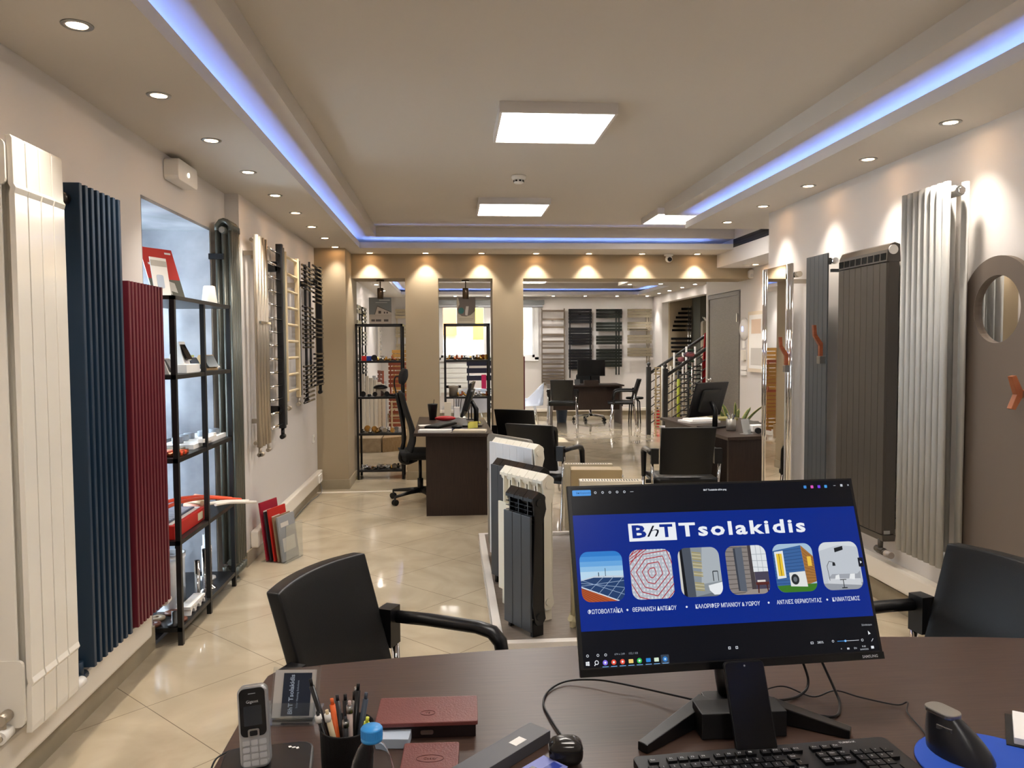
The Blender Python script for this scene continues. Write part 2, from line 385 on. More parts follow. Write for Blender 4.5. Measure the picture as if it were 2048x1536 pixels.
# ---- outside the far window
g = G().box(-6, 9, 19.5, 19.8, -.5, 2.75); tag(g.build('outside_building', mat('outside_render', 'E9DFC0', .9, col2='D9B98A', nscale=.8)), 'pale sunlit building wall seen outside through the far window', 'building')
tag(G().box(-8, 10, 16.7, 19.4, -.4, -.1).build('outside_pavement', mat('outside_concrete', 'C8C2B8', .9)), 'sunlit pavement outside the far window', 'pavement')
for x, l_ in ((-.7, 'leftmost'), (-.2, 'middle'), (1.2, 'rightmost')): tag(G().box(x, x+.35, 19.3, 19.45, 1.75, 2.7).build('outside_shutter', mat('rust_shutters', 'B5774A', .8)), f'rust brown shutter outside the far window, {l_} of three', 'shutter')
b_ = G().box(.55, 1.35, 19.0, 19.2, -.1, .0).box(.55, 1.35, 19.0, 19.2, 0, 2.6); tag(b_.build('outside_awning', mat('yellow_sheet', 'E9B83C', .8, emit=0)), 'yellow hanging sheet outside the far window', 'sheet')
tag(G().box(-8, 10, 18.6, 18.8, -.1, 1.62).build('outside_low_wall', mat('outside_white', 'EFEDE8', .9)), 'low white wall outside under the yellow sheet', 'low wall')

# ================================================================== CEILING FIXTURES
warm = (1, .91, .80)
lampm = mat('lamp_glow', 'FFE9C8', emit=5, ecol='FFF4E4')
lampw = mat('lamp_glow_white', 'FFFFFF', emit=14, ecol='FFF6EA')
def downlight(x, y, z, lab, grp, watts=None, col=warm, spread=84, tilt=0, blend=.95):
    t = thing('recessed_downlight', lab, 'downlight', (x, y, z), 0, grp)
    G().lathe([(.030, .004), (.033, -.004), (.046, -.004), (.048, 0)], n=24).build('trim_ring', alu, t)
    G().lathe([(.001, -.0025), (.031, -.0025)], n=20).build('lamp_face', lampm if col == warm else lampw, t)
    l = bpy.data.lights.new('downlight_beam', 'SPOT'); l.energy = watts or SPOT; l.color = col; l.spot_size = math.radians(spread); l.spot_blend = blend; l.shadow_soft_size = .028
    lo = bpy.data.objects.new('downlight_beam', l); C.objects.link(lo); lo.parent = t; lo.location = (0, 0, -.012); lo.rotation_euler = (tilt, 0, 0)
    return t
ord_ = ['first', 'second', 'third', 'fourth', 'fifth', 'sixth', 'seventh', 'eighth', 'ninth', 'tenth', 'eleventh', 'twelfth']
k = -1.155
yl = [2.60, 3.29, 3.98, 4.68, 5.38, 6.07, 6.76, 7.45, 8.10]
for i, y in enumerate(yl):
    downlight(k, y, ZS, f'small round downlight in the left ceiling edge, {ord_[i]} in the row counted from the camera', 'downlights along the left ceiling edge', watts=10 if y > 8 else None)
for i, y in enumerate((1.9, .7, -.6)): downlight(k, y, ZS, f'small round downlight in the left ceiling edge, {ord_[i]} added one out of view', 'added downlights along the left ceiling edge behind the camera')  # unseen downlights continuing the row, added for their light on the foreground
for i, y in enumerate((3.47, 4.18, 4.90, 5.63, 6.37)):
    downlight(2.29, y, ZS, f'small round downlight in the right ceiling edge, {ord_[i]} in the row counted from the camera', 'downlights along the right ceiling edge')
for i, y in enumerate((2.6, 1.4, 0)): downlight(2.29, y, ZS, f'small round downlight in the right ceiling edge, {ord_[i]} added one out of view', 'added downlights along the right ceiling edge behind the camera')  # unseen on this side too, added to light the near end
for i, x in enumerate((-.86, -.26, .345, .945, 1.53, 2.125, 2.75)):
    downlight(x, 8.60, ZS, f'small round downlight above the beige wall, {ord_[i]} from the left', 'downlights above the beige wall', watts=15, spread=88, blend=.5)
downlight(3.30, 8.3, 2.345, 'small round downlight under the white air-conditioning box', 'downlight under the air-conditioning box', watts=8)
cool = (1, .95, .90)
for i, x in enumerate((.1, .76, 1.42, 2.1, 2.76, 3.42, 4.05)):
    downlight(x, 15.95, ZS, f'small far downlight over the end wall of the back room, {ord_[i]} from the left', 'downlights over the end wall', watts=24, col=cool)
for i, y in enumerate((12.87, 13.6, 14.4, 15.15)):
    downlight(4.08, y, ZS, f'small far downlight in the ceiling edge above the stairs, {ord_[i]} from the beige wall', 'downlights above the stairs', watts=24, col=cool)
for i, (x, y) in enumerate(((3.48, 12.8), (2.98, 12.9))): downlight(x, y, ZS, ['small downlight in the lowered ceiling block, the one nearer the stairs', 'small downlight in the lowered ceiling block, the one farther from the stairs'][i], 'downlights in the lowered ceiling block', watts=18, col=cool)
for i, y in enumerate((10.2, 11.6, 13, 14.4)): downlight(-1.2, y, ZS, f'far downlight in the left ceiling edge of the back room, {ord_[i]} beyond the beige wall', 'downlights at the left of the back room', watts=24, col=cool)

def panel_light(x, y, lab, zc=2.70, e=lampw):
    t = thing('ceiling_panel_light', lab, 'ceiling light', (x, y, zc), 0, 'square ceiling panel lights')
    g = G(); g.box(-.30, .30, -.30, -.285, -.055, 0).box(-.30, .30, .285, .30, -.055, 0).box(-.30, -.285, -.285, .285, -.055, 0).box(.285, .30, -.285, .285, -.055, 0)
    g.build('frame', mat('white_lacquered_frame', 'DDD8D4', .5), t)
    G().box(-.284, .284, -.284, .284, -.050, -.046).build('diffuser', mat('panel_diffuser', 'FFFFFF', emit=PANEL, ecol='FFF9F2'), t)
    return t
panel_light(.555, 4.26, 'large square ceiling panel light nearest the camera')
panel_light(.54, 6.80, 'middle square ceiling panel light, beyond the smoke detector')
panel_light(2.15, 7.22, 'square ceiling panel light half hidden behind the right ceiling edge')
panel_light(.555, 1.75, 'added square ceiling panel light above the camera, out of view')  # extra panel added out of view for the near room's ambient light
panel_light(.555, -.8, 'added square ceiling panel light behind the camera, out of view')  # second extra panel, unseen, added for ambient light from behind
panel_light(1.47, 14.4, 'square ceiling panel light in the back room, seen over the beige beam')
for x_, y_, l_ in ((1.47, 11.4, 'middle'), (-.2, 12.6, 'left'), (2.3, 12.6, 'right')): panel_light(x_, y_, f'added square ceiling panel light in the back room hidden by the beige beam, {l_} one')  # unseen panels added to brighten the back room
# blue LED strips lying on the hung shelves
ledm = mat('blue_led', '2A55FF', emit=20, ecol='7C9EFF')
for n, b in (('left', (-1.012, -1.004, -2.5, 8.18, 2.506, 2.512)), ('right', (2.128, 2.136, -2.5, 6.6, 2.506, 2.512)), ('beige wall', (-.9, 2.75, 8.272, 8.280, 2.506, 2.512)),
             ('back room left', (-1.015, -1.007, 9.3, 15.5, 2.506, 2.512)), ('back room end', (-.95, 3.7, 15.56, 15.568, 2.506, 2.512)), ('back room right', (3.82, 3.828, 13.3, 15.5, 2.506, 2.512))):
    tag(G().box(*b).build('led_strip', ledm), f'blue light strip hidden in the {n} ceiling cove', 'light strip', 'blue cove light strips')
# smoke detector
t = thing('smoke_detector', 'round white smoke detector on the ceiling between the panel lights', 'smoke detector', (.50, 5.68, 2.70))
G().lathe([(.052, 0), (.054, -.012), (.046, -.026), (.040, -.028)], n=24).build('base', whitep, t)
g = G().lathe([(.036, -.026), (.034, -.050), (.026, -.056), (.0, -.057)], n=24).build('head', whitep, t)
g = G()
for k in range(8):
    a = k*PI/4+.2; g.at((.0, .0, 0), rz=a).box(.033, .0385, -.008, .008, -.044, -.033)
g.build('vent_slot', black, t)
# emergency light
t = thing('emergency_light_box', 'small white alarm siren box high on the left wall', 'alarm box', (XL+.0015, 4.39, 2.355), PI/2)
G().rbox(-.155, .155, -.075, 0, 0, .11, .02, axis='y').build('housing', whitep, t, bevel=.004)
G().cyl((0, -.073, .05), (0, -.079, .05), .012, n=16).build('indicator_lamp', mat('lamp_lens', 'FFF4DC', .1, emit=2), t)
# security dome camera, motion sensors
t = thing('security_camera', 'white dome security camera under the ceiling edge on the beige wall', 'security camera', (2.43, 8.62, ZS))
G().lathe([(.05, 0), (.05, -.02), (.035, -.025)], n=20).build('base', whitep, t)
G().ball((0, -.01, -.055), .04).build('camera_ball', whitep, t)
G().cyl((0, -.035, -.06), (0, -.055, -.066), .024, n=16).build('lens', black, t)
def pir(x, y, z, rz, lab):
    t = thing('motion_sensor', lab, 'motion sensor', (x, y, z), rz)
    G().rbox(-.032, .032, -.045, 0, -.05, .05, .03, 5, 'y').build('housing', whitep, t, bevel=.004)
    G().rbox(-.02, .02, -.05, -.045, -.035, .0, .012, 4, 'y').build('sensor_lens', mat('milky_lens', 'DDDDDD', .3), t)
pir(3.40, YB, 2.275, 0, 'white motion sensor at the right end of the beige beam')
pir(-1.28, YF, 2.40, 0, 'white motion sensor in the far left corner of the back room')
# AC grille
t = thing('air_conditioning_grille', 'long black slot grille of the ducted air conditioner in the white ceiling box', 'air vent', (3.01, 7.08, 2.51), -PI/2)
G().box(-1.10, 1.10, -.004, 0, 0, .085).build('slot', black, t)
g = G()
for z in (.012, .04, .068): g.box(-1.09, 1.09, -.008, -.004, z, z+.006)
g.build('slats', mat('dark_slats', '2A2A2A', .4), t)
tag(G().lathe([(.001, -.004), (.04, -.004), (.042, 0)], (3.2, 8.3, 2.345), 20).build('ceiling_speaker', whitep), 'flat white round disc under the air-conditioning box', 'ceiling disc')
# two spot cylinders hanging in the openings
for x, lab in ((-.78, 'bronze cylinder spotlight hanging in the left opening of the beige wall'), (.175, 'bronze cylinder spotlight hanging in the second opening of the beige wall')):
    t = thing('hanging_spotlight', lab, 'spotlight', (x, 8.93, 2.225), 0, 'bronze spotlights in the openings')
    br = mat('bronze_metal', '6F5F50', .3, .9)
    G().cyl((0, 0, 0), (0, 0, -.018), .045, n=20).build('canopy', br, t)
    G().cyl((0, 0, -.018), (0, 0, -.095), .006).build('stem', br, t)
    G().lathe([(.03, -.09), (.035, -.095), (.035, -.21), (.030, -.21), (.028, -.19), (.0, -.19)], n=20).build('shade', br, t)
# roller blinds over the far window
t = thing('roller_blind', 'grey roller blind cassette above the far window', 'roller blind', (.78, YF-.0015, 2.33))
G().box(-1.15, 1.17, -.08, .0, .0, .095).build('cassette', mat('blind_grey', '8E9296', .4), t, bevel=.01)
G().box(-1.12, 1.14, -.05, -.04, -.05, 0).build('fabric', mat('blind_fabric', 'C9CDD2', .8), t)
G().cyl((-1.12, -.045, -.05), (1.14, -.045, -.05), .01).build('bottom_bar', mat('blind_grey', '8E9296'), t)

# ================================================================== RADIATORS
RADS = 'radiators'
def valve(g, x, y, z, dirx=1, m=None, s=1.0):
    g.cyl((x, y, z), (x, y, z-.05*s), .011*s); g.cyl((x-.03*s*dirx, y, z-.05*s), (x+.03*s*dirx, y, z-.05*s), .014*s, n=12)
def head(x, y, z, dirx, L=.06, r=.019):
    return G().cyl((x, y, z), (x+L*dirx, y, z), r, r*.9, n=16)
# A : tall white aluminium radiator at the left edge
t = thing('aluminium_radiator', 'tall glossy white aluminium radiator with four flat sections, at the far left edge', 'radiator', (XL+.0015, 2.54, 0), PI/2)
def profile_panel(g, x0, x1, yf, z0, z1, th=.018, crease=.16):
    prof = [(yf+.006, z0), (yf+.004, z0+.02), (yf+.002, z0+crease-.012), (yf-.005, z0+crease), (yf, z0+crease+.018), (yf, z1-crease-.018), (yf-.005, z1-crease), (yf+.002, z1-crease+.012), (yf+.003, z1-.01), (yf+.008, z1)]
    back = [(y+th, z) for y, z in prof]
    poly = prof+back[::-1]; g.prism(poly, 'x', x0, x1)
for k in range(4):
    g = G(); profile_panel(g, k*.0795, k*.0795+.0735, -.145, .262, 2.135); g.build('front_panel', white, t, bevel=.002)
g = G()
for k in range(4):
    x = k*.0795+.038; g.box(x-.002, x+.002, -.133, -.02, .40, 2.05); g.rbox(x-.014, x+.014, -.10, -.05, .36, 2.08, .012); g.box(x-.035, x+.035, -.03, -.025, .40, 2.05)
for z in (.33, 2.07): g.cyl((-.004, -.075, z), (.318, -.075, z), .024, n=16)
g.rbox(-.012, -.001, -.125, -.03, .285, .50, .02, axis='x').rbox(-.012, -.001, -.125, -.03, 1.98, 2.12, .02, axis='x').rbox(-.01, -.001, -.11, -.04, .5, 1.98, .004)
g.build('fin_body', white, t)
g = G(); valve(g, -.045, -.075, .33, -1); g.cyl((-.06, -.075, .33), (-.012, -.075, .33), .018); g.build('valve', nickel, t)
head(-.07, -.078, .28, 1, .055, .021).build('thermostat_head', whitep, t)
G().cyl((-.05, -.08, 2.07), (-.005, -.08, 2.07), .02).build('air_vent_plug', whitep, t)
g = G().box(.1, .14, -.05, 0, 1.7, 1.78).box(.1, .14, -.05, 0, .5, .58); g.build('wall_bracket', whitep, t)

def blade_radiator(name, lab, y0, z0, z1, n, pitch, bw, depth, out, m, rz, wall, valves=1, vm=None, tubeshape=False, back=True, headm=None):
    # out: distance of the blades' front from the wall ; local x runs along the wall
    t = thing(name, lab, 'radiator', (wall+.0015, y0, 0), rz)
    W = pitch*(n-1)+bw
    for k in range(n):
        g = G(); x = k*pitch
        if tubeshape: g.at((x+bw/2, -out+depth/2, 0)).prism([(bw/2*math.cos(a*PI/8), depth/2*math.sin(a*PI/8)) for a in range(16)], 'z', z0, z1, True)
        else: g.rbox(x, x+bw, -out, -out+depth, z0, z1, .003, 2)
        g.build('heating_tube', m, t)
    g = G()
    for z in (z0+.06, z1-.05): g.box(.0, W, -out+depth, -out+depth+.025, z-.02, z+.02)
    g.build('collector', m, t)
    g = G().box(W*.5-.02, W*.5+.02, -out+depth+.03, 0, z1-.25, z1-.2).box(W*.5-.02, W*.5+.02, -out+depth+.03, 0, z0+.2, z0+.25)
    g.build('wall_bracket', m, t)
    return t, W
blue = mat('petrol_blue_enamel', '1D3247', .38); wine = mat('burgundy_enamel', '641D2A', .4)
t, W = blade_radiator('blade_radiator', 'tall dark blue radiator of vertical blades beside the white one', 3.035, .27, 2.09, 8, .0485, .022, .075, .115, blue, PI/2, XL)
G().cyl((-.05, -.06, 2.03), (0, -.06, 2.03), .024, .024, 18).cyl((-.062, -.06, 2.03), (-.05, -.06, 2.03), .02, .02, 12).build('end_cap', mat('dark_nickel', '5A544E', .3, .9), t)
g = G(); valve(g, -.02, -.07, .30, -1, s=1.2); g.build('valve', blue, t)
head(-.05, -.09, .24, -1).build('thermostat_head', whitep, t)
t, W = blade_radiator('blade_radiator', 'shorter burgundy red radiator of narrow vertical ribs beside the dark blue one', 3.455, .27, 1.765, 11, .0375, .021, .05, .115, wine, PI/2, XL)
G().cyl((-.035, -.06, 1.735), (0, -.06, 1.735), .016).build('air_vent_plug', mat('dark_nickel', '5A544E'), t)
g = G(); valve(g, -.02, -.07, .31, -1); g.build('valve', wine, t)
head(.40, -.08, .25, 1).build('thermostat_head', whitep, t)
# D : column radiator beyond the niche
colm = mat('grey_green_enamel', '5E6059', .3, .3)
t = thing('column_radiator', 'very tall grey-green tubular column radiator in the corner beyond the window niche', 'radiator', (XL+.0015, 4.995, 0), PI/2)
for k in range(5):
    g = G(); x = k*.042
    for y in (-.125, -.085, -.045): g.cyl((x, y, .12), (x, y, 2.2), .0125, n=10)
    for z, s_ in ((.10, -1), (2.2, 1)):
        g.tube([(x, -.125, z), (x, -.125, z+.03*s_), (x, -.105, z+.055*s_), (x, -.085, z+.062*s_), (x, -.065, z+.055*s_), (x, -.045, z+.03*s_), (x, -.045, z)], .0155, 8)
    g.build('column', colm, t)
G().cyl((-.03, -.085, 2.2), (.168, -.085, 2.2), .022).cyl((-.015, -.085, .13), (.168, -.085, .13), .02).build('collector', colm, t)
G().cyl((-.04, -.085, 2.2), (-.03, -.085, 2.2), .02, n=6).cyl((-.045, -.085, 2.2), (-.04, -.085, 2.2), .01, n=12).build('end_plug', alu, t)
G().box(-.035, -.02, -.09, 0, 2.02, 2.055).build('wall_bracket', black, t)
G().cyl((.08, -.085, .0), (.08, -.085, .12), .012).cyl((.08, -.085, 0), (.08, -.085, .006), .03, n=16).build('floor_foot', alu, t)
# E : nickel tubes
t = thing('tube_radiator', 'slim brushed nickel radiator of four thin vertical tubes, first past the wall corner', 'radiator', (XLF+.0015, 5.40, 0), PI/2)
for k in range(4):
    x = .02+k*.085; g = G().cyl((x, -.085, .80), (x, -.085, 2.235), .019, n=12); g.build('tube', nickel, t)
g = G().cyl((0, -.06, 2.20), (.29, -.06, 2.20), .013).cyl((0, -.06, .83), (.29, -.06, .83), .013).build('collector', nickel, t)
g = G().box(.03, .05, -.07, 0, 2.1, 2.13).box(.24, .26, -.07, 0, 2.1, 2.13).box(.16, .18, -.07, 0, .95, .98).build('wall_bracket', nickel, t)
G().box(-.0, .29, -.115, -.104, 1.64, 1.655).build('towel_bar', chrome, t)
g = G(); valve(g, .02, -.085, .80, 1); valve(g, .275, -.085, .80, 1); g.build('valve', nickel, t)
head(.03, -.10, .752, -1, .04, .015).build('thermostat_head', nickel, t)
# F : black post with chrome rungs
t = thing('towel_radiator', 'black towel radiator with slim chrome rungs branching to the left of one thick post', 'towel radiator', (XLF+.0015, 6.20, 0), PI/2)
G().rbox(-.03, .03, -.10, -.05, .85, 2.27, .01).build('post', blackm, t)
G().rbox(.045, .075, -.10, -.05, .87, 2.25, .01).build('rear_post', mat('grey_green_enamel', '5E6059'), t)
for k in range(14):
    z = 2.19-k*.1; g = G().cyl((-.47, -.085, z), (.0, -.085, z), .0095, n=10); r = g.build('rung', chrome, t)
    G().cyl((-.482, -.085, z), (-.47, -.085, z), .011, n=10).build('end_cap', black, r)
G().box(-.09, -.03, -.075, -.06, 2.06, 2.12).box(-.09, -.08, -.075, 0, 2.05, 2.13).box(-.09, -.03, -.075, -.06, .98, 1.02).box(-.09, -.08, -.075, 0, .97, 1.03).build('wall_bracket', black, t)
g = G(); valve(g, 0, -.075, .85, 1, s=1.3); g.build('valve', black, t)
# G : beige ladder
cream = mat('ivory_enamel', 'CDBB98', .35)
t = thing('towel_radiator', 'cream ladder towel radiator with nine rungs between the black ones', 'towel radiator', (XLF+.0015, 6.34, 0), PI/2)
for x in (.0, .50): G().rbox(x-.018, x+.018, -.10, -.06, 1.05, 2.23, .01).build('post', cream, t)
for k in range(9): G().cyl((.0, -.08, 2.20-k*.135), (.50, -.08, 2.20-k*.135), .012, n=10).build('rung', cream, t)
G().box(.06, .08, -.08, 0, 1.98, 2.02).box(.42, .44, -.08, 0, 1.98, 2.02).build('wall_bracket', nickel, t)
g = G(); valve(g, 0, -.08, 1.05, 1, s=1.2); valve(g, .5, -.08, 1.05, 1, s=1.2); g.build('valve', nickel, t)
head(.02, -.09, .99, 1).build('thermostat_head', nickel, t)
# H : two dark towel radiators with dense chrome rungs
def dense(lab, y0, W, groups, z1, z0, pitch, mp, mr, px, tall=True):
    t = thing('towel_radiator', lab, 'towel radiator', (XLF+.0015, y0, 0), PI/2)
    for x, rr_ in px: G().rbox(x-rr_, x+rr_, -.08-rr_, -.08+rr_, z0, z1, .008).build('post', mp, t)
    z = z1-.03
    for n_, gap in groups:
        for k in range(n_): G().cyl((px[0][0], -.11, z), (W, -.11, z), .010, n=8).build('rung', mr, t); z -= pitch
        z -= gap
    G().box(W/2, W/2+.03, -.11, 0, z1-.2, z1-.15).build('wall_bracket', black, t)
    g = G(); valve(g, px[-1][0], -.08, z0, 1, s=1.4); g.build('valve', black if mp is blackm else nickel, t)
dchrome = mat('dark_chrome', '6E6A68', .12, 1)
dense('dark towel radiator with close rungs, left one of the pair by the beige corner', 6.93, .50, ((6, .12), (10, .13), (9, 0)), 2.22, 1.06, .0395, blackm, dchrome, ((.0, .012), (.30, .012)))
dense('dark towel radiator with chrome rungs and one thick black end post, touching the beige corner', 7.46, .52, ((9, .12), (5, .12), (8, 0)), 2.27, 1.10, .042, blackm, dchrome, ((.0, .010), (.50, .03)))
# sockets
def socket(lab, x, y, z, rz, n=1, name='wall_socket'):
    t = thing(name, lab, 'socket', (x+.0012*math.sin(rz), y, z), rz)
    G().rbox(-.04*n, .04*n, -.012, 0, -.04, .04, .008, 3, 'y').build('faceplate', whitep, t)
    g = G()
    for k in range(n): cx = -.04*n+.04+.08*k; g.cyl((cx, -.0125, 0), (cx, -.012, 0), .02, n=16)
    g.build('socket_well', mat('socket_shadow_grey', 'B9B4AA', .5), t)
    return t
socket('single white wall socket low on the left wall near the beige corner', XLF, 7.95, .56, PI/2)
socket('double white socket in the trunking near the beige corner', XLF+.055, 7.98, .155, PI/2, 2)
tag(G().tube(spline([(-1.322, 7.95, .13), (-1.30, 7.9, .03), (-1.345, 7.6, .006), (-1.355, 7.0, .006), (-1.33, 6.3, .006), (-1.355, 5.9, .006)]), .004, 6).build('power_cable', grey), 'thin grey cable running from the socket along the left skirting', 'cable')

# ================================================================== SHELVES
def shelf_unit(name, lab, x, y, rz, W, D, Hh, levels, mid=False, frame_levels=None, grp=None):
    # local x = width, local y = depth (0..D), front at y = 0
    t = thing(name, lab, 'shelf', (x, y, 0), rz, grp)
    b = .012
    for lx in ([b, W-b] + ([W*.48] if mid else [])): 
        G().box(lx-b, lx+b, 0, 2*b, 0, Hh).build('post', blackm, t)
    for lx in (b, W-b): G().box(lx-b, lx+b, D-2*b, D, 0, Hh).build('post', blackm, t)
    G().box(0, W, 0, D, Hh-.02, Hh).build('top_board' if mid else 'top_frame', blackm, t) if mid else G().box(0, W, 0, .02, Hh-.025, Hh).box(0, W, D-.02, D, Hh-.025, Hh).box(0, .02, 0, D, Hh-.025, Hh).box(W-.02, W, 0, D, Hh-.025, Hh).build('top_frame', blackm, t)
    for z in levels:
        G().box(2*b if not mid else 0, W-2*b if not mid else W, .002, D-.002, z-.022, z).build('shelf_board', blackm, t)
    return t
SH = shelf_unit('metal_shelf', 'tall black metal shelf with sample pieces in front of the window niche on the left', -1.34, 3.945, PI/2, .985, .36, 1.735, (.091, .524, .933, 1.346), True)
def S(lx, d, z): return (-1.34-d, 3.945+lx, z+.0008)        # a point on the left shelf : along, depth, height
paper = mat('white_paper', 'F2F0EC', .7); card = mat('kraft', 'B79A70', .8)
redm = mat('red_board', 'C2271F', .45); greyb = mat('grey_rubber', '8C949E', .6); cop = mat('copper', 'B4694A', .25, 1); brass = mat('brass', 'BF9550', .25, 1)
orange = mat('orange_pipe', 'E8512A', .35); pinkc = mat('salmon_pipe', 'C98A72', .5)
def item(name, lab, cat, g, m, grp=None, bevel=0): return tag(g.build(name, m, bevel=bevel), lab, cat, grp)
# top : brochure stands, cup
t = thing('brochure_holder', 'clear stand with a red brochure on top of the left black shelf', 'brochure', S(.42, .16, 1.735), PI/2-.5)
Mx = Matrix.Rotation(-.35, 4, 'X')
g = G(); g.M = Mx; g.m = 0; g.box(-.105, .105, .0, .004, .0, .30); g.m = 1; g.box(-.105, .105, -.001, .0, .12, .30); g.m = 2; g.box(-.105, .105, -.001, .0, 0, .12)
g.m = 3
for i, x in enumerate((-.06, -.02, .02)): g.prism([(x, .03+.012*i), (x+.045, .02+.012*i), (x+.04, .10), (x+.005, .11)], 'y', -.002, -.001)
g.m = 0; g.box(-.08, .02, -.0025, -.001, .20, .212).box(.05, .09, -.0025, -.001, .27, .28)
g.build('brochure', [paper, redm, mat('photo_dark', '5B5A50', .4), mat('photo_grey', 'B9B5AC', .4)], t)
G().box(-.11, .11, -.06, .05, 0, .004).build('stand_foot', acryl, t)
t = thing('brochure_holder', 'pale brochure in a clear stand, left of the red brochure on the black shelf', 'brochure', S(.235, .13, 1.735), PI/2-.35)
g = G(); g.M = Matrix.Rotation(-.15, 4, 'X'); g.box(-.06, .06, 0, .004, 0, .21); g.m = 1; g.rbox(-.03, .02, -.002, 0, .05, .12, .01, 3, 'y'); g.m = 2; g.box(-.06, .06, -.001, 0, .165, .195)
g.build('brochure', [paper, mat('pale_blue_print', 'B9C6D6', .5), mat('photo_grey', 'B9B5AC')], t)
G().box(-.065, .065, -.05, .05, 0, .003).build('stand_foot', acryl, t)
item('acrylic_panel', 'clear acrylic display panel standing at the near end of the shelf top', 'display panel', G().at(S(.07, .24, 1.735), rz=PI/2-.1).box(-.06, .06, 0, .004, 0, .24).box(-.06, .06, -.04, .06, 0, .003), acryl)
item('ceramic_cup', 'white tapered ceramic cup upside down at the far end of the shelf top', 'cup', G().lathe([(.045, 0), (.045, .008), (.033, .105), (.028, .11), (0, .11)], S(.87, .09, 1.735), 20), mat('matt_ceramic', 'EDE8DC', .5))
# level 1.346 : thermostats on blocks
def wedge(lx, d, z, wdt, h, lab, m1, m2, rz=0, name='thermostat'):
    t = thing(name, lab, 'thermostat', S(lx, d, z), PI/2+rz)
    G().prism([(-.05, 0), (.05, 0), (.05, .01), (-.0, h), (-.02, h)], 'x', -wdt/2, wdt/2).build('stand_block', m1, t, bevel=.002)
    g = G(); a = math.atan2(h-.01, .05)
    g.M = Matrix.Translation((0, .022, h*.5+.004)) @ Matrix.Rotation(0, 4, 'X')
    t2 = G(); t2.M = Matrix.Translation((0, -.036, h*.55)) @ Matrix.Rotation(-.5, 4, 'X'); t2.rbox(-wdt*.42, wdt*.42, -.008, .006, -h*.42, h*.42, .008, 3, 'y')
    t2.build('display', m2, t)
    return t
dgl = mat('dark_glass', '1A1512', .08); dgr = mat('slate_display', '4B5458', .2)
wedge(.10, .10, 1.346, .08, .08, 'small grey framed thermostat at the near end of the second shelf', whitep, grey)
wedge(.34, .10, 1.391, .06, .12, 'slim dark thermostat leaning on a white box on the second shelf', whitep, dgl, -.2)
wedge(.55, .12, 1.346, .12, .08, 'grey screen thermostat on a pale wedge, middle of the second shelf', paper, dgr, -.1)
wedge(.78, .10, 1.346, .12, .09, 'dark green thermostat wedge right of the middle post on the second shelf', card, dgr, -.3)
item('thermostat_box', 'white thermostat carton lying on the second shelf', 'box', G().at(S(.34, .09, 1.346), rz=PI/2).box(-.10, .115, -.064, .07, 0, .045), paper, bevel=.002)
item('round_thermostat', 'low round white thermostat with a dark base, far end of the second shelf', 'thermostat', G().lathe([(.045, 0), (.05, .01), (.05, .018), (.04, .03), (0, .032)], S(.91, .10, 1.346), 20), [whitep])
item('folded_leaflet', 'small yellow and green leaflet standing on the second shelf', 'leaflet', G().at(S(.66, .13, 1.346), rz=PI/2).box(-.03, .03, 0, .003, 0, .09), mat('leaflet_green', 'C9D27A', .6))
# level .933 : grey caps and pipe samples
for i, (lx, d, m) in enumerate(((.08, .20, black), (.19, .22, black), (.30, .23, black), (.44, .15, greyb), (.56, .16, greyb), (.66, .16, greyb), (.78, .12, greyb), (.90, .09, greyb))):
    item('rubber_disc', f'{"black" if m is black else "grey"} rubber pipe cap on the third shelf, {ord_[i]} along from the near end', 'pipe cap', G().lathe([(.028, 0), (.03, .004), (.03, .028), (.026, .032), (0, .032)], S(lx, d, .958 if i > 2 else .933), 18), m, 'pipe caps on the third shelf')
item('sample_board', 'white board carrying grey caps on the third shelf', 'board', G().at(S(.66, .13, .933), rz=PI/2).box(-.30, .31, -.09, .09, 0, .024), paper)
item('pipe_clip', 'white plastic clip strip with black handle on the third shelf', 'clip', G().at(S(.56, .03, .958), rz=PI/2).rbox(-.12, .12, -.02, .02, 0, .02, .01).box(.08, .14, -.012, .012, .02, .03), whitep)
for i in range(5):
    item('pipe_sample', f'short {"orange and white" if i % 2 else "copper coloured"} pipe sample, {ord_[i]} of five at the third shelf\'s near end', 'pipe', G().at(S(.06+.03*i, .07, .946), rz=.25).cyl((-.05, 0, 0), (.06, 0, 0), .012, n=12), [orange if i % 2 else cop][0], 'pipe samples on the third shelf')
item('floor_plank_sample', 'pale plank sample lying at the near end of the third shelf', 'plank', G().at(S(.29, .115, .933), rz=PI/2).box(-.06, .06, -.035, .04, 0, .016), plankm)
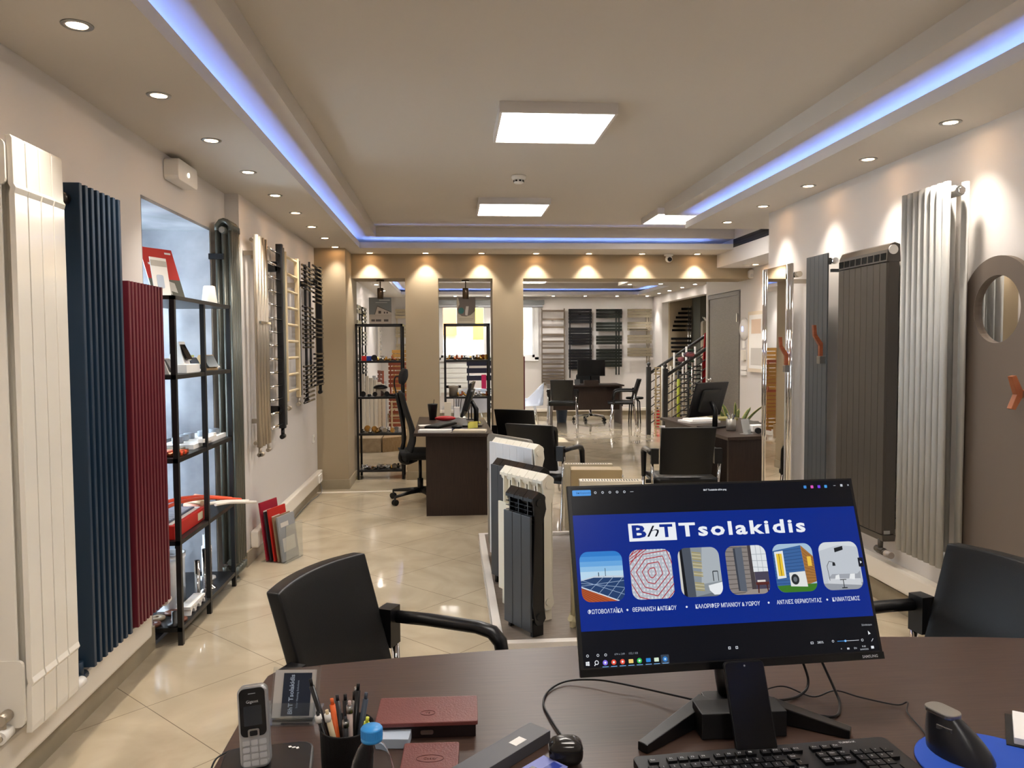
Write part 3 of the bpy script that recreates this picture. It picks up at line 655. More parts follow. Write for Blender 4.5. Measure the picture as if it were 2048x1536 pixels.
# level .524 : red sample case, pipes
t = thing('sample_case', 'open red sample case with a grey grid panel, sticking out of the fourth shelf', 'sample case', S(.255, .165, .524), PI/2)
G().box(-.23, .25, -.13, .15, 0, .07).build('case', redm, t, bevel=.004)
g = G(); g.m = 0; g.box(-.21, .23, -.11, .13, .07, .074); g.m = 1; g.box(-.19, .20, -.09, .11, .074, .082); g.m = 2
for k in range(16): g.box(-.18+k*.0235, -.168+k*.0235, -.085, .105, .082, .086)
g.build('grid_panel', [paper, mat('panel_blue_grey', '4C5666', .4), mat('panel_light', 'AEB7C4', .4)], t)
G().box(.13, .21, -.1315, -.1295, .015, .055).build('sticker', mat('cream_paper', 'DDD0B0', .6), t)
for i, (o_, m, r) in enumerate(((0, orange, .010), (.042, orange, .010), (.075, mat('white_pipe', 'EDE6DC', .4), .009), (.110, MATS['white_pipe'], .009))):
    p = spline(([S(.06, .17-o_, .66), S(.28, .14-o_, .672-.01*i), S(.60, .09-o_*.9, .632-.008*i)] if i < 2 else [S(.55, .10-o_, .612-.006*i), S(.68, .05-o_, .598-.006*i)]) + [ S(.80+.03*i, -.03-o_*1.1, .580-.014*i)], 8)
    item('heating_pipe', f'{"orange" if i < 2 else "white"} flexible floor heating pipe hanging out over the fourth shelf, {["upper", "lower", "upper", "lower"][i]} one', 'pipe', G().tube(p, r, 10), m, 'flexible pipes over the fourth shelf')
for i in range(6):
    item('insulation_sample', f'{"salmon" if i % 2 else "cream"} pipe sample at the far end of the fourth shelf, {ord_[i]} of six', 'pipe sample', G().at(S(.66+.045*i, .16, .540+.017*(i % 3)), rz=PI/2+.9).cyl((-.06, 0, 0), (.08, 0, 0), .014, n=12), pinkc if i % 2 else cream, 'insulated pipe samples on the fourth shelf')
item('pyramid_leaflet', 'grey folded leaflet standing like a tent on the fourth shelf', 'leaflet', G().at(S(.50, .27, .524), rz=PI/2).prism([(-.07, 0), (.07, 0), (0, .07)], 'y', -.04, .04), grey)
# level .091 : flue parts, chrome pipes, dishes
wp = mat('white_flue', 'E9EAEC', .3)
item('flue_pipe', 'wide white flue pipe standing on the bottom shelf', 'flue pipe', G().lathe([(.075, 0), (.075, .24), (.08, .245), (.08, .27), (.07, .27), (.07, .02), (0, .02)], S(.42, .2, .091), 24), wp)
item('flue_pipe', 'thin white flue pipe on a square foot, near end of the bottom shelf', 'flue pipe', G().lathe([(.03, .012), (.03, .22), (.034, .225), (.034, .26), (.0, .26)], S(.27, .15, .091), 20).at(S(.27, .15, .091), rz=PI/2).box(-.06, .06, -.05, .05, 0, .012), wp)
item('flue_pipe', 'white and chrome pipe cover at the far end of the bottom shelf', 'flue pipe', G().lathe([(.05, 0), (.048, .012), (.026, .02), (.026, .16), (.03, .165), (.03, .2), (.022, .205), (.022, .27), (0, .27)], S(.83, .13, .091), 20), wp)
for i, (lx, h) in enumerate(((.43, .22), (.56, .25), (.64, .23))):
    item('chrome_pipe', f'upright chrome pipe cover with a flared foot on the bottom shelf, {ord_[i]} of three', 'pipe cover', G().lathe([(.04, 0), (.038, .006), (.018, .02), (.0155, .03), (.0155, h), (.012, h), (0, h-.01)], S(lx, .06, .091), 20), chrome, 'chrome pipe covers on the bottom shelf')
g = G().at(S(.33, .045, .091), rz=PI/2)
for k in range(3): g.prism([(-.12+.08*k+.04*math.cos(a)*1.0, .035*math.sin(a)) for a in [PI*j/8 for j in range(9)]] + [(-.12+.08*k+.028*math.cos(a), .026*math.sin(a)) for a in [PI*j/8 for j in range(8, -1, -1)]], 'y', -.03, .03)
g.box(-.16, .08, -.03, .03, .03, .045)
item('pipe_saddle', 'white plastic triple pipe saddle on the bottom shelf', 'pipe saddle', g, whitep)
for i, (lx, d, m) in enumerate(((.10, .05, mat('reddish_wood', '6A3A28', .4)), (.04, .16, MATS['reddish_wood']), (.13, .17, plankm), (.21, .12, MATS['reddish_wood']))):
    item('wooden_rosette', f'flat {"pale" if m is plankm else "dark red"} wooden pipe rosette on the bottom shelf, {ord_[i]} of four', 'pipe rosette', G().lathe([(.012, 0), (.04, 0), (.04, .012), (.012, .014), (.012, 0)], S(lx, d, .091), 20), m, 'wooden pipe rosettes')
item('black_valve', 'black valve cap standing at the near end of the bottom shelf', 'valve cap', G().lathe([(.035, 0), (.035, .01), (.014, .014), (.014, .07), (0, .072)], S(.035, .05, .091), 18), black)
# ---- brochures on the floor against the wall corner
t = thing('brochure_rack', 'clear acrylic floor rack leaning with brochures below the wall corner', 'brochure rack', (-1.09, 5.50, 0), 1.25)
G().box(-.12, .10, .0, .004, .0, .26).box(-.12, .10, 0, .20, 0, .004).build('acrylic_tray', acryl, t)
for i, (m, hh) in enumerate(((mat('magazine_grey', '9A9C9E', .4), .31), (mat('magazine_tan', '9B8268', .4), .31), (redm, .36), (mat('magazine_dark', '2E2E33', .4), .34), (mat('magazine_crimson', 'A32036', .4), .40))):
    q = G(); q.M = Matrix.Translation((-1.120-.030*i, 5.505+.016*i, .0075)) @ Matrix.Rotation(1.25, 4, 'Z') @ Matrix.Rotation(-.13, 4, 'X')
    q.box(-.11, .11, 0, .012, 0, hh); q.m = 1; q.box(-.08, .02, -.001, 0, hh*.75, hh*.85).box(-.08, .08, -.001, 0, hh*.2, hh*.5)
    tag(q.build('magazine', [m, mat('magazine_print', 'D8D2C8', .5)]), f'{["grey", "tan", "red", "dark", "crimson"][i]} brochure leaning in the floor rack by the wall corner', 'brochure', 'brochures in the floor rack')

# ---- shelves inside the openings, with valves and fittings
S1 = shelf_unit('metal_shelf', 'black open metal shelf with fittings in the left opening of the beige wall', -1.045, 8.75, 0, .515, .34, 1.73, (.107, .515, .922, 1.321), False, grp=None)
S2 = shelf_unit('metal_shelf', 'black open metal shelf with brass fittings in the second opening of the beige wall', -.075, 8.75, 0, .515, .34, 1.73, (.107, .53, .915, 1.325), False)
steel = mat('steel_fitting', 'B8BABC', .25, 1)
fk = 0
def fitting(x, y, z, kind, m, where, nth=''):
    r = random.uniform(.8, 1.15)
    g = G().at((x, y, z), rz=random.uniform(0, 3))
    if kind == 0: g.cyl((-.03*r, 0, .016), (.03*r, 0, .016), .014*r, n=10).cyl((0, 0, .016), (0, 0, .045*r), .008*r, n=8).box(-.025*r, .025*r, -.006, .006, .045*r, .052*r); n, c, d = 'ball_valve', 'valve', 'ball valve'
    elif kind == 1: g.tube([(-.03, 0, .013), (0, 0, .013), (.012, 0, .02), (.016, 0, .035), (.016, 0, .055*r)], .012, 10); n, c, d = 'elbow_fitting', 'fitting', 'elbow fitting'
    elif kind == 2: g.lathe([(.02*r, 0), (.02*r, .02), (.012, .024), (.012, .045*r), (0, .045*r)], n=12); n, c, d = 'pipe_nipple', 'fitting', 'threaded nipple'
    elif kind == 3: g.at((x, y, z+.032*r), rz=random.uniform(-.3, .3)).cyl((0, -.012, 0), (0, .012, 0), .032*r, n=16).cyl((0, .012, 0), (0, .04, 0), .012, n=10); n, c, d = 'hand_wheel', 'valve', 'round handwheel'
    else: g.cyl((-.05*r, 0, .013), (.05*r, 0, .013), .011, n=10).cyl((0, -.02, .013), (0, .02, .013), .013, n=10); n, c, d = 'tee_fitting', 'fitting', 'tee fitting'
    mn = {'brass': 'brass', 'steel_fitting': 'steel', 'copper': 'copper', 'black_plastic': 'black', 'dark_chrome': 'dark chrome'}[m.name]
    g.M = Matrix(); g.v = [p+Vector((0, 0, .0008)) for p in g.v]
    return item(n, f'{mn} {d}, {nth} from left on the {where}', c, g, m, f'{mn} {d}s on the {where}')
def fill(x0, z, n, y0, y1, mats_, where, kinds=(0, 1, 2, 3, 4), W=.46):
    for i in range(n):
        fitting(x0+W*(i+.5)/n, random.uniform(y0, y1) if i % 2 else y0+.02, z, random.choice(kinds), random.choice(mats_), where, (ord_+['thirteenth'])[i])
fill(-.83, 1.321, 6, 8.80, 8.9, (brass, steel, cop), 'upper board of the left opening shelf', (0, 1, 2, 4), .26)
fill(-1.01, .922, 7, 8.80, 8.9, (black, black, dchrome), 'middle board of the left opening shelf', (3, 3, 4))
fill(-1.01, .515, 11, 8.80, 8.95, (brass, steel, steel, black), 'third board of the left opening shelf')
fill(-1.01, .107, 13, 8.80, 8.95, (steel, dchrome, brass), 'bottom board of the left opening shelf')
fill(-.04, 1.325, 13, 8.80, 8.9, (brass, cop, black, brass), 'upper board of the second opening shelf')
fill(.06, .915, 9, 8.80, 8.9, (brass, brass, steel, cop), 'middle board of the second opening shelf', (0, 1, 2, 4), .36)
item('red_cube', 'small red box at the left end of the upper board in the left opening', 'box', G().box(-.985, -.935, 8.79, 8.86, 1.3218, 1.376), mat('glossy_red', 'C01E20', .3), bevel=.002)
item('blue_cube', 'small blue box beside the red one in the left opening', 'box', G().box(-.93, -.875, 8.79, 8.86, 1.3218, 1.374), mat('glossy_blue', '1F3E96', .3), bevel=.002)
item('pressure_gauge', 'black round pump gauge on the upper board of the left opening shelf', 'gauge', G().cyl((-.845, 8.78, 1.355), (-.845, 8.83, 1.355), .033, n=20), black)
t = thing('circulation_pump', 'grey and white circulation pump with a black lid in the left opening shelf', 'pump', (-.79, 8.90, .9228))
G().rbox(-.055, .055, -.05, .05, 0, .085, .02).build('pump_body', mat('beige_grey_casting', 'B0A594', .5), t)
G().lathe([(.075, .085), (.08, .09), (.08, .105), (.05, .125), (0, .13)], n=24).build('lid', [black], t)
t = thing('boiler_pot', 'small beige cylindrical tank with side lugs on the middle board of the second opening', 'tank', (.03, 8.91, .9158))
G().lathe([(.05, 0), (.052, .09), (.06, .095), (.06, .115), (0, .12)], n=20).build('tank_body', MATS['beige_grey_casting'], t)
G().box(-.085, -.05, -.01, .01, .09, .12).box(.05, .085, -.01, .01, .09, .12).build('lug', dchrome, t)
def poster(x, lab, fn):
    t = thing('tabletop_poster', lab, 'poster', (x, 8.93, 1.73), 0)
    fn(t)
    return t
def p1(t):
    g = G(); g.m = 0; g.box(-.125, .125, 0, .006, 0, .30); g.m = 1; g.box(-.125, .125, -.001, 0, 0, .11); g.m = 2; g.prism([(-.06, .11), (-.03, .20), (.125, .13), (.125, .11)], 'y', -.002, -.001)
    g.m = 3; g.prism([(-.065, .11), (-.033, .208), (.125, .138), (.125, .132), (-.03, .198), (-.058, .11)], 'y', -.003, -.002).box(-.02, .01, -.003, -.002, .12, .15).box(.04, .055, -.003, -.002, .12, .14).box(.07, .085, -.003, -.002, .12, .14)
    for x, w_ in ((-.1, .04), (-.05, .06), (.04, .05)): g.box(x, x+w_, -.003, -.001, .03, .055)
    g.m = 4; g.box(-.01, .11, -.002, -.001, .265, .275).box(-.05, .08, -.002, -.001, .24, .245)
    g.build('printed_sheet', [mat('print_sky', '6F7476', .5), mat('print_sand', 'A79D92', .5), mat('print_house', 'B7AEA3', .5), mat('print_line', '4A4440', .5), mat('print_text', 'B4B6B4', .5)], t)
def p2(t):
    g = G(); g.m = 0; g.box(-.105, .105, 0, .006, 0, .30); g.m = 1
    g.prism([(-.09, .30), (-.08, .26), (-.075, .22), (-.10, .17), (-.09, .12), (-.05, .09), (0, .085), (.05, .10), (.105, .15), (.105, .30)], 'y', -.001, 0); g.m = 2
    g.prism([(-.075+.032*math.cos(a)*1.0+.02, .15+.035*math.sin(a)) for a in [2*PI*k/16 for k in range(16)]], 'y', -.002, -.001); g.m = 3
    g.prism([(-.01, .10), (.015, .095), (.025, .16), (.03, .2), (.0, .2), (-.01, .15)], 'y', -.002, -.001); g.m = 4
    g.box(-.08, .08, -.001, 0, .055, .06).box(-.08, .07, -.001, 0, .04, .044)
    g.build('printed_sheet', [mat('print_sandlight', 'B9AE98', .5), mat('print_umber', '6E625A', .5), mat('print_teal', '2E6A64', .5), mat('print_figure', 'C8BFB5', .5), mat('print_line2', '857C6C', .5)], t)
poster(-.785, 'tabletop poster with a gabled house drawing, standing on the left opening shelf', p1)
poster(.18, 'tabletop poster with a teal circle and a seated figure, standing on the second opening shelf', p2)
# posters rest on a thin glass board on the open top frame
for x, lab in ((-.785, 'left'), (.18, 'second')): item('glass_shelf_board', f'thin clear board on top of the shelf in the {lab} opening', 'glass board', G().box(x-.25, x+.25, 8.755, 9.085, 1.7301-.004, 1.7301-.0002), acryl)

# ================================================================== RIGHT WALL
grt = mat('pearl_grey_enamel', 'ABAAA6', .5)
W_ = .0475*7+.044
t = thing('tube_radiator', 'tall pearl grey radiator of eight oval tubes on the right wall', 'radiator', (XR-.0015, 3.845, 0), -PI/2)
for k in range(8):
    G().at((k*.0475+.022, -.17, 0)).prism([(.021*math.cos(a*PI/8), .014*math.sin(a*PI/8)) for a in range(16)], 'z', .42, 2.225, True).build('tube', grt, t)
for k in range(1, 8, 2):
    G().at((k*.0475+.022, -.08, 0)).prism([(.021*math.cos(a*PI/8), .014*math.sin(a*PI/8)) for a in range(16)], 'z', .42, 2.225, True).build('rear_tube', grt, t)
G().cyl((.0, -.125, 2.18), (.385, -.125, 2.18), .024, n=16).cyl((.0, -.125, .46), (.385, -.125, .46), .024, n=16).build('collector', grt, t)
G().cyl((.385, -.125, 2.18), (.400, -.125, 2.18), .017, n=6).build('end_plug', chrome, t)
G().box(.08, .12, -.1, 0, 1.9, 1.94).box(.08, .12, -.1, 0, .7, .74).build('wall_bracket', grt, t)
g = G(); valve(g, .36, -.12, .43, 1); g.build('valve', chrome, t)
brn = mat('umber_enamel', '47413A', .4)
t = thing('aluminium_radiator', 'wide umber brown aluminium radiator of eight sections with a slotted top on the right wall', 'radiator', (XR-.0015, 4.625, 0), -PI/2)
for k in range(8):
    g = G(); x = k*.066; g.box(x, x+.0635, -.105, -.09, .43, 1.92); g.build('front_panel', brn, t, bevel=.003)
g = G(); W_ = 8*.066
g.prism([(-.105, 1.925), (-.1, 1.99), (-.085, 2.02), (-.06, 2.03), (-.03, 2.02), (-.025, 1.925)], 'x', 0, W_).prism([(-.105, .425), (-.1, .39), (-.03, .39), (-.025, .425)], 'x', 0, W_)
g.box(0.004, W_-.004, -.09, -.03, .43, 1.93); g.build('body', brn, t, bevel=.002)
g = G()
for k in range(8):
    for j in range(4): g.box(.008+k*.066+j*.013, .008+k*.066+j*.013+.007, -.1075, -.1, 1.935, 1.972)
g.build('slots', mat('slot_black', '0A0A0A', .8), t)
G().cyl((W_, -.07, 1.99), (W_+.006, -.07, 1.99), .026, n=20).build('end_plug', mat('plug_white', 'E9E6E0', .3), t)
g = G(); valve(g, W_-.04, -.09, .40, 1, s=1.3); g.cyl((W_-.06, -.09, .33), (W_+.02, -.09, .33), .018); g.build('valve', brn, t)
head(W_+.02, -.09, .33, 1, .05, .02).build('thermostat_head', mat('taupe_plastic', '9A9088', .4), t)
G().box(W_-.001, W_+.001, -.095, -.06, .43, .45).build('badge', alu, t)
ant = mat('anthracite_enamel', '45484A', .4)
t = thing('panel_radiator', 'slim anthracite panel radiator of five slats with a wooden towel hook on the right wall', 'radiator', (XR-.0015, 5.06, 0), -PI/2)
for k in range(5): G().box(k*.059, k*.059+.0565, -.105, -.095, .40, 2.05).build('front_panel', ant, t, bevel=.002)
G().box(.01, .285, -.095, -.075, 1.98, 2.02).box(.01, .285, -.095, -.075, .44, .48).build('collector', ant, t)
G().cyl((.27, -.06, 2.0), (.31, -.06, 2.0), .02, n=14).build('end_plug', chrome, t)
G().box(.28, .30, -.08, 0, 1.93, 1.95).build('wall_bracket', ant, t)
woodh = mat('walnut_hook', '7A3F26', .4, col2='8C4C30', nscale=12, stretch=(1, 1, 8))
def whook(x, y, z, lab):
    t = thing('towel_hook', lab, 'hook', (x, y, z), -PI/2)
    g = G().prism([(-.0, 0), (-.022, 0), (-.022, .07), (-.06, .13), (-.065, .20), (-.045, .20), (-.04, .14), (-.0, .085)], 'x', -.012, .012); g.build('wooden_arm', woodh, t, bevel=.002)
    G().box(-.022, .022, -.025, .012, -.045, .004).build('magnet_block', alu, t, bevel=.002)
whook(2.3468, 4.80, 1.40, 'bent walnut towel hook on a silver block stuck on the anthracite radiator')
# mirror radiator
t = thing('mirror_radiator', 'tall mirror radiator with chrome tubes at both sides at the end of the right wall', 'radiator', (XR-.0015, 5.80, 0), -PI/2)
G().box(.10, .42, -.105, -.100, .40, 2.04).build('mirror_panel', mirror, t)
for x in (.02, .065, .45, .495): G().at((x+.012, -.10, 0)).prism([(.020*math.cos(a*PI/8), .012*math.sin(a*PI/8)) for a in range(16)], 'z', .40, 2.04, True).build('chrome_tube', chrome, t)
G().box(.02, .53, -.09, -.06, 1.94, 1.98).box(.02, .53, -.09, -.06, .45, .49).build('collector', chrome, t)
G().cyl((.53, -.075, 1.96), (.575, -.075, 1.96), .02, n=14).build('air_vent_plug', nickel, t)
G().box(.495, .515, -.09, 0, 1.90, 1.93).build('wall_bracket', nickel, t)
whook(2.3468, 5.31, 1.33, 'bent dark towel hook on a silver block stuck on the mirror radiator')
# pill shaped radiator with round mirror
brn2 = mat('taupe_enamel', '6E6155', .55)
t = thing('pill_radiator', 'flat taupe radiator with rounded ends and a round mirror at the right edge', 'radiator', (XR-.0015, 3.30, 0), -PI/2)
R_, zt, zb = .24, 1.625, .64
outl = [(R_*math.cos(a), zt+R_*math.sin(a)) for a in [PI*k/32 for k in range(33)]] + [(R_*math.cos(a), zb+R_*math.sin(a)) for a in [PI+PI*k/32 for k in range(33)]]
g = G(); h_ = [(.15*math.cos(2*PI*k/48), 1.63+.15*math.sin(2*PI*k/48)) for k in range(48)]
bm = bmesh.new()
def ring(pts, y): return [bm.verts.new((a, y, z)) for a, z in pts]
o1, i1, o2, i2 = ring(outl, -.055), ring(h_, -.055), ring(outl, -.028), ring(h_, -.028)
for vs2, y in (((o1, i1), 0), ((o2, i2), 1)):
    es = [bm.edges.new((r_[k], r_[(k+1) % len(r_)])) for r_ in vs2 for k in range(len(r_))]
    bmesh.ops.triangle_fill(bm, use_beauty=True, edges=es)
for A, B in ((o1, o2), (i1, i2)):
    for k in range(len(A)):
        f = bm.faces.new((A[k], A[(k+1) % len(A)], B[(k+1) % len(B)], B[k])); f.smooth = True
bm.verts.index_update(); g.add([v.co.copy() for v in bm.verts], [tuple(v.index for v in f.verts) for f in bm.faces], False); bm.free()
g.build('plate', brn2, t)
G().cyl((0, -.036, 1.63), (0, -.030, 1.63), .149, n=48).build('round_mirror', mirror, t)
G().box(-.03, .03, -.028, 0, 1.3, 1.34).box(-.03, .03, -.028, 0, .9, .94).build('wall_bracket', brn2, t)
t = thing('towel_hook', 'forked light walnut hook on a silver bar stuck on the taupe rounded radiator', 'hook', (XR-.0566, 3.10, 1.265), -PI/2)
hk = mat('walnut_light', '9A5A32', .4, col2='87492A', nscale=12)
G().prism([(-.0+.0, -.012), (-.03, -.012), (-.06, -.065), (-.08, -.06), (-.055, .0), (-.08, .075), (-.06, .08), (-.03, .018), (0, .018)], 'x', -.014, .014).build('wooden_fork', hk, t, bevel=.002)
G().box(-.014, .10, -.03, .0008, -.014, .016).build('magnet_bar', alu, t, bevel=.002)
socket('white wall socket between the brown and the pearl grey radiator', XR, 4.13, .57, -PI/2)
socket('lower dark framed socket between the brown and the pearl grey radiator', XR, 4.13, .47, -PI/2)
# things on the white side wall behind
t = thing('wall_disc', 'round white wireless access disc on the white wall beside the door', 'wall disc', (XRF-.0015, 8.90, 1.66), -PI/2)
G().lathe([(.0, .03), (.10, .03), (.125, .015), (.13, 0)], n=32).build('x_tmp', whitep, t)
o = t.children[0]; o.name = 'disc'; o.matrix_basis = Matrix.Rotation(PI/2, 4, 'X')
G().rbox(-.03, .03, -.033, -.03, -.03, .03, .02, 4, 'y').build('blue_light', mat('pale_blue_light', '9FA8FF', .4, emit=.8), t)
def plate(lab, y, z, w_, h_, name='wall_thermostat', cat='thermostat', m=whitep, d=.02):
    return tag(G().at((XRF-.0015, y, z), rz=-PI/2).rbox(-w_/2, w_/2, -d, 0, -h_/2, h_/2, .008, 3, 'y').build(name, m, bevel=.002), lab, cat)
plate('small white switch under the round disc beside the door', 8.9, 1.48, .06, .085, 'wall_switch', 'switch')
plate('white room thermostat box beside the door', 8.9, 1.355, .09, .12, m=mat('cream_plastic', 'E4DDD0', .4), d=.03)
for i, z in enumerate((1.205, 1.165)): plate(f'{["upper", "lower"][i]} row of white light switches beside the door', 8.9, z-.02*i, .14, .05, 'switch_row', 'switch')
t = thing('picture_frame', 'pale framed print on the white wall behind the mirror radiator', 'picture', (XRF-.0015, 8.45, 1.5), -PI/2)
G().box(-.28, .28, -.03, 0, -.33, .35).build('frame', mat('cream_frame', 'E0D2BC', .5), t)
g = G(); g.box(-.24, .24, -.032, -.03, -.29, .31); g.m = 1; g.box(-.17, .10, -.034, -.032, .10, .26); g.m = 2; g.box(-.18, .17, -.034, -.032, -.25, -.06)
g.build('print', [paper, mat('print_rose', 'D9BFA8', .6), mat('print_pale', 'C7C4BF', .6)], t)

# ================================================================== DISPLAY PLATFORM AND FLOOR RADIATORS
t = thing('display_platform', 'low white framed floor platform with a wood-look deck in the middle of the room', 'platform', (.20, 3.68, 0))
G().box(0, 1.25, 0, .045, 0, .055).box(0, 1.25, 2.19, 2.235, 0, .055).box(0, .045, .045, 2.19, 0, .055).box(1.205, 1.25, .045, 2.19, 0, .055).build('frame', mat('white_painted_wood', 'E8E2DA', .45), t, bevel=.003)
G().box(.045, 1.205, .045, 2.19, 0, .04).build('deck', mat('taupe_plank', '8F8378', .4, col2='7D7168', nscale=5, stretch=(3, 30, 3)), t)
char = mat('charcoal_enamel', '3A3D42', .4); blk = mat('black_enamel', '0D0D0F', .3); bone = mat('bone_enamel', 'EFE9D8', .25); sil = mat('silver_white_enamel', 'D9DADC', .3)
PZ = .041
def sect_rad(lab, x, y, n, top, bot, panel_top, panel_bot, pm, bm_, endm, rz=-PI/3, cut=False, pw=.078, depth=.095, name='aluminium_radiator'):
    t = thing(name, lab, 'radiator', (x, y, PZ), rz)
    bot_, top_ = bot-PZ, top-PZ
    for k in range(n):
        G().box(k*pw+.001, (k+1)*pw-.001, 0, .012, panel_bot-PZ, panel_top-PZ).build('front_panel', pm, t, bevel=.003)
        g = G(); xc = (k+.5)*pw
        g.box(xc-.004, xc+.004, .012, depth, bot_+.05, top_-.03)
        g.prism([(.012, top_-.035), (depth*.5, top_), (depth, top_-.03), (depth, top_-.045), (.012, top_-.05)], 'x', k*pw+.002, (k+1)*pw-.002)
        for j in range(5 if cut else 0): g.box(k*pw+.004, (k+1)*pw-.004, .012, .06, top_-.075-.022*j, top_-.072-.022*j)
        for j in (.35, .65, .92): g.box(k*pw+.008, (k+1)*pw-.008, depth*j, depth*j+.003, bot_+.06, top_-.06)
        g.build('section', bm_, t)
    L = n*pw
    g = G()
    for z in (bot_+.045, top_-.055): g.cyl((.0, depth*.5, z), (L+.008, depth*.5, z), .024, n=14)
    g.build('collector', bm_, t)
    prof = [(.006, bot_+.10), (.02, bot_+.02), (depth*.35, bot_+.0), (depth*.65, bot_+.0), (depth*.9, bot_+.03), (depth*.75, bot_+.12), (depth*.72, top_-.16), (depth*.95, top_-.09), (depth*.85, top_-.02), (depth*.5, top_), (.01, top_-.03), (.02, top_-.14)]
    G().prism(prof, 'x', L, L+.012).build('end_casting', endm, t, bevel=.003)
    g = G()
    for z in (bot_+.045, top_-.055): g.cyl((L+.012, depth*.5, z), (L+.018, depth*.5, z), .020, n=16)
    g.build('end_plug', chrome if endm is not bm_ else (mat('dark_hole', '151515', .5) if endm is blk else endm), t)
    g = G().box(.01, .03, .02, depth-.01, 0, bot_+.02).box(L-.03, L-.01, .02, depth-.01, 0, bot_+.02); g.build('foot', endm, t)
    return t
sect_rad('small charcoal radiator of three front sections with black fins, nearest on the floor platform', .262, 3.965, 3, .765, .10, .645, .07, char, blk, blk, cut=True)
sect_rad('white aluminium radiator with a lighter body, right behind the small charcoal one on the platform', .255, 4.32, 5, .815, .10, .62, .13, bone, bone, bone)
sect_rad('tall black sectional radiator in the middle of the floor platform', .235, 4.72, 6, .80, .09, .765, .09, char, blk, blk)
sect_rad('silver white radiator with six flat panels behind the black one on the platform', .245, 5.07, 6, .885, .10, .86, .13, sil, bone, bone)
t = thing('panel_convector', 'thin grey panel convector with rounded corners at the back left of the platform', 'radiator', (.245, 5.35, PZ), -PI/3)
G().rbox(-.0, .50, 0, .03, .07, .84, .03, 4, 'y').build('front_panel', mat('warm_grey_enamel', '7C776E', .35), t, bevel=.004)
G().cyl((.06, .015, 0), (.06, .015, .08), .012).cyl((.44, .015, 0), (.44, .015, .08), .012).build('foot', blk, t)
# right half: columns and steel panels
t = thing('column_radiator', 'ivory cast column radiator standing half behind the monitor on the platform', 'radiator', (.60, 3.90, PZ), -PI/3+.1)
for k in range(4):
    g = G(); x = k*.055
    for y in (.015, .055): g.cyl((x, y, .06), (x, y, .52), .012, n=8)
    for z in (.05, .53): g.tube([(x, -.005, z), (x, .035, z+(.03 if z > .3 else -.025)), (x, .075, z)], .018, 8).cyl((x-.0275, .035, z), (x+.0275, .035, z), .022, n=12)
    g.build('column', mat('ivory_cast', 'DDD2AC', .3), t)
G().cyl((-.03, .035, .05), (-.027, .035, .05), .018, n=14).cyl((.193, .035, .05), (.196, .035, .05), .018, n=14).build('end_plug', MATS['dark_hole'], t)
G().box(-.01, .01, 0, .07, 0, .03).box(.155, .175, 0, .07, 0, .03).build('foot', MATS['ivory_cast'], t)
def steel_panel(lab, x, y, L, top, th, m, rz=-.12, grille=True, name='panel_radiator'):
    t = thing(name, lab, 'radiator', (x, y, PZ), rz)
    h = top-PZ
    G().box(0, L, 0, .012, .08, h-.01).box(0, L, th-.012, th, .08, h-.01).build('panel', m, t, bevel=.003)
    G().box(0, L, 0, th, h-.012, h).build('top_cover', m, t, bevel=.003)
    g = G()
    for k in range(int(L/.018)-1): g.box(.015+k*.018, .023+k*.018, th*.25, th*.75, h, h+.0006)
    if grille: g.build('grille_slots', MATS['dark_hole'], t)
    G().box(-.006, 0, 0, th, .1, h).box(L, L+.006, 0, th, .1, h).build('side_cover', m, t, bevel=.002)
    G().cyl((L+.006, th/2, h-.06), (L+.02, th/2, h-.06), .014, n=10).build('end_plug', chrome, t)
    G().box(.04, .06, .01, th-.01, 0, .09).box(L-.06, L-.04, .01, th-.01, 0, .09).build('foot', m, t)
steel_panel('beige slotted convector farthest back on the right half of the platform', .83, 5.66, .34, .61, .07, mat('beige_enamel', 'BDB095', .35))
steel_panel('tan boxed convector, second from the back on the right half of the platform', .83, 5.34, .34, .62, .15, mat('tan_enamel', 'B09A72', .4), grille=False)
steel_panel('white steel panel radiator in front of the tan boxed one on the platform', .84, 5.05, .40, .59, .10, mat('cream_white_enamel', 'E2D9C4', .3))
steel_panel('white double panel radiator nearest on the right half of the platform', .86, 4.68, .42, .60, .13, white)
tag(G().tube([(.80, 4.85, PZ+.01), (.78, 4.9, .3), (.77, 4.95, .55)], .012, 8).build('pipe_stub', whitep), 'short white pipe piece standing between the platform radiators', 'pipe')

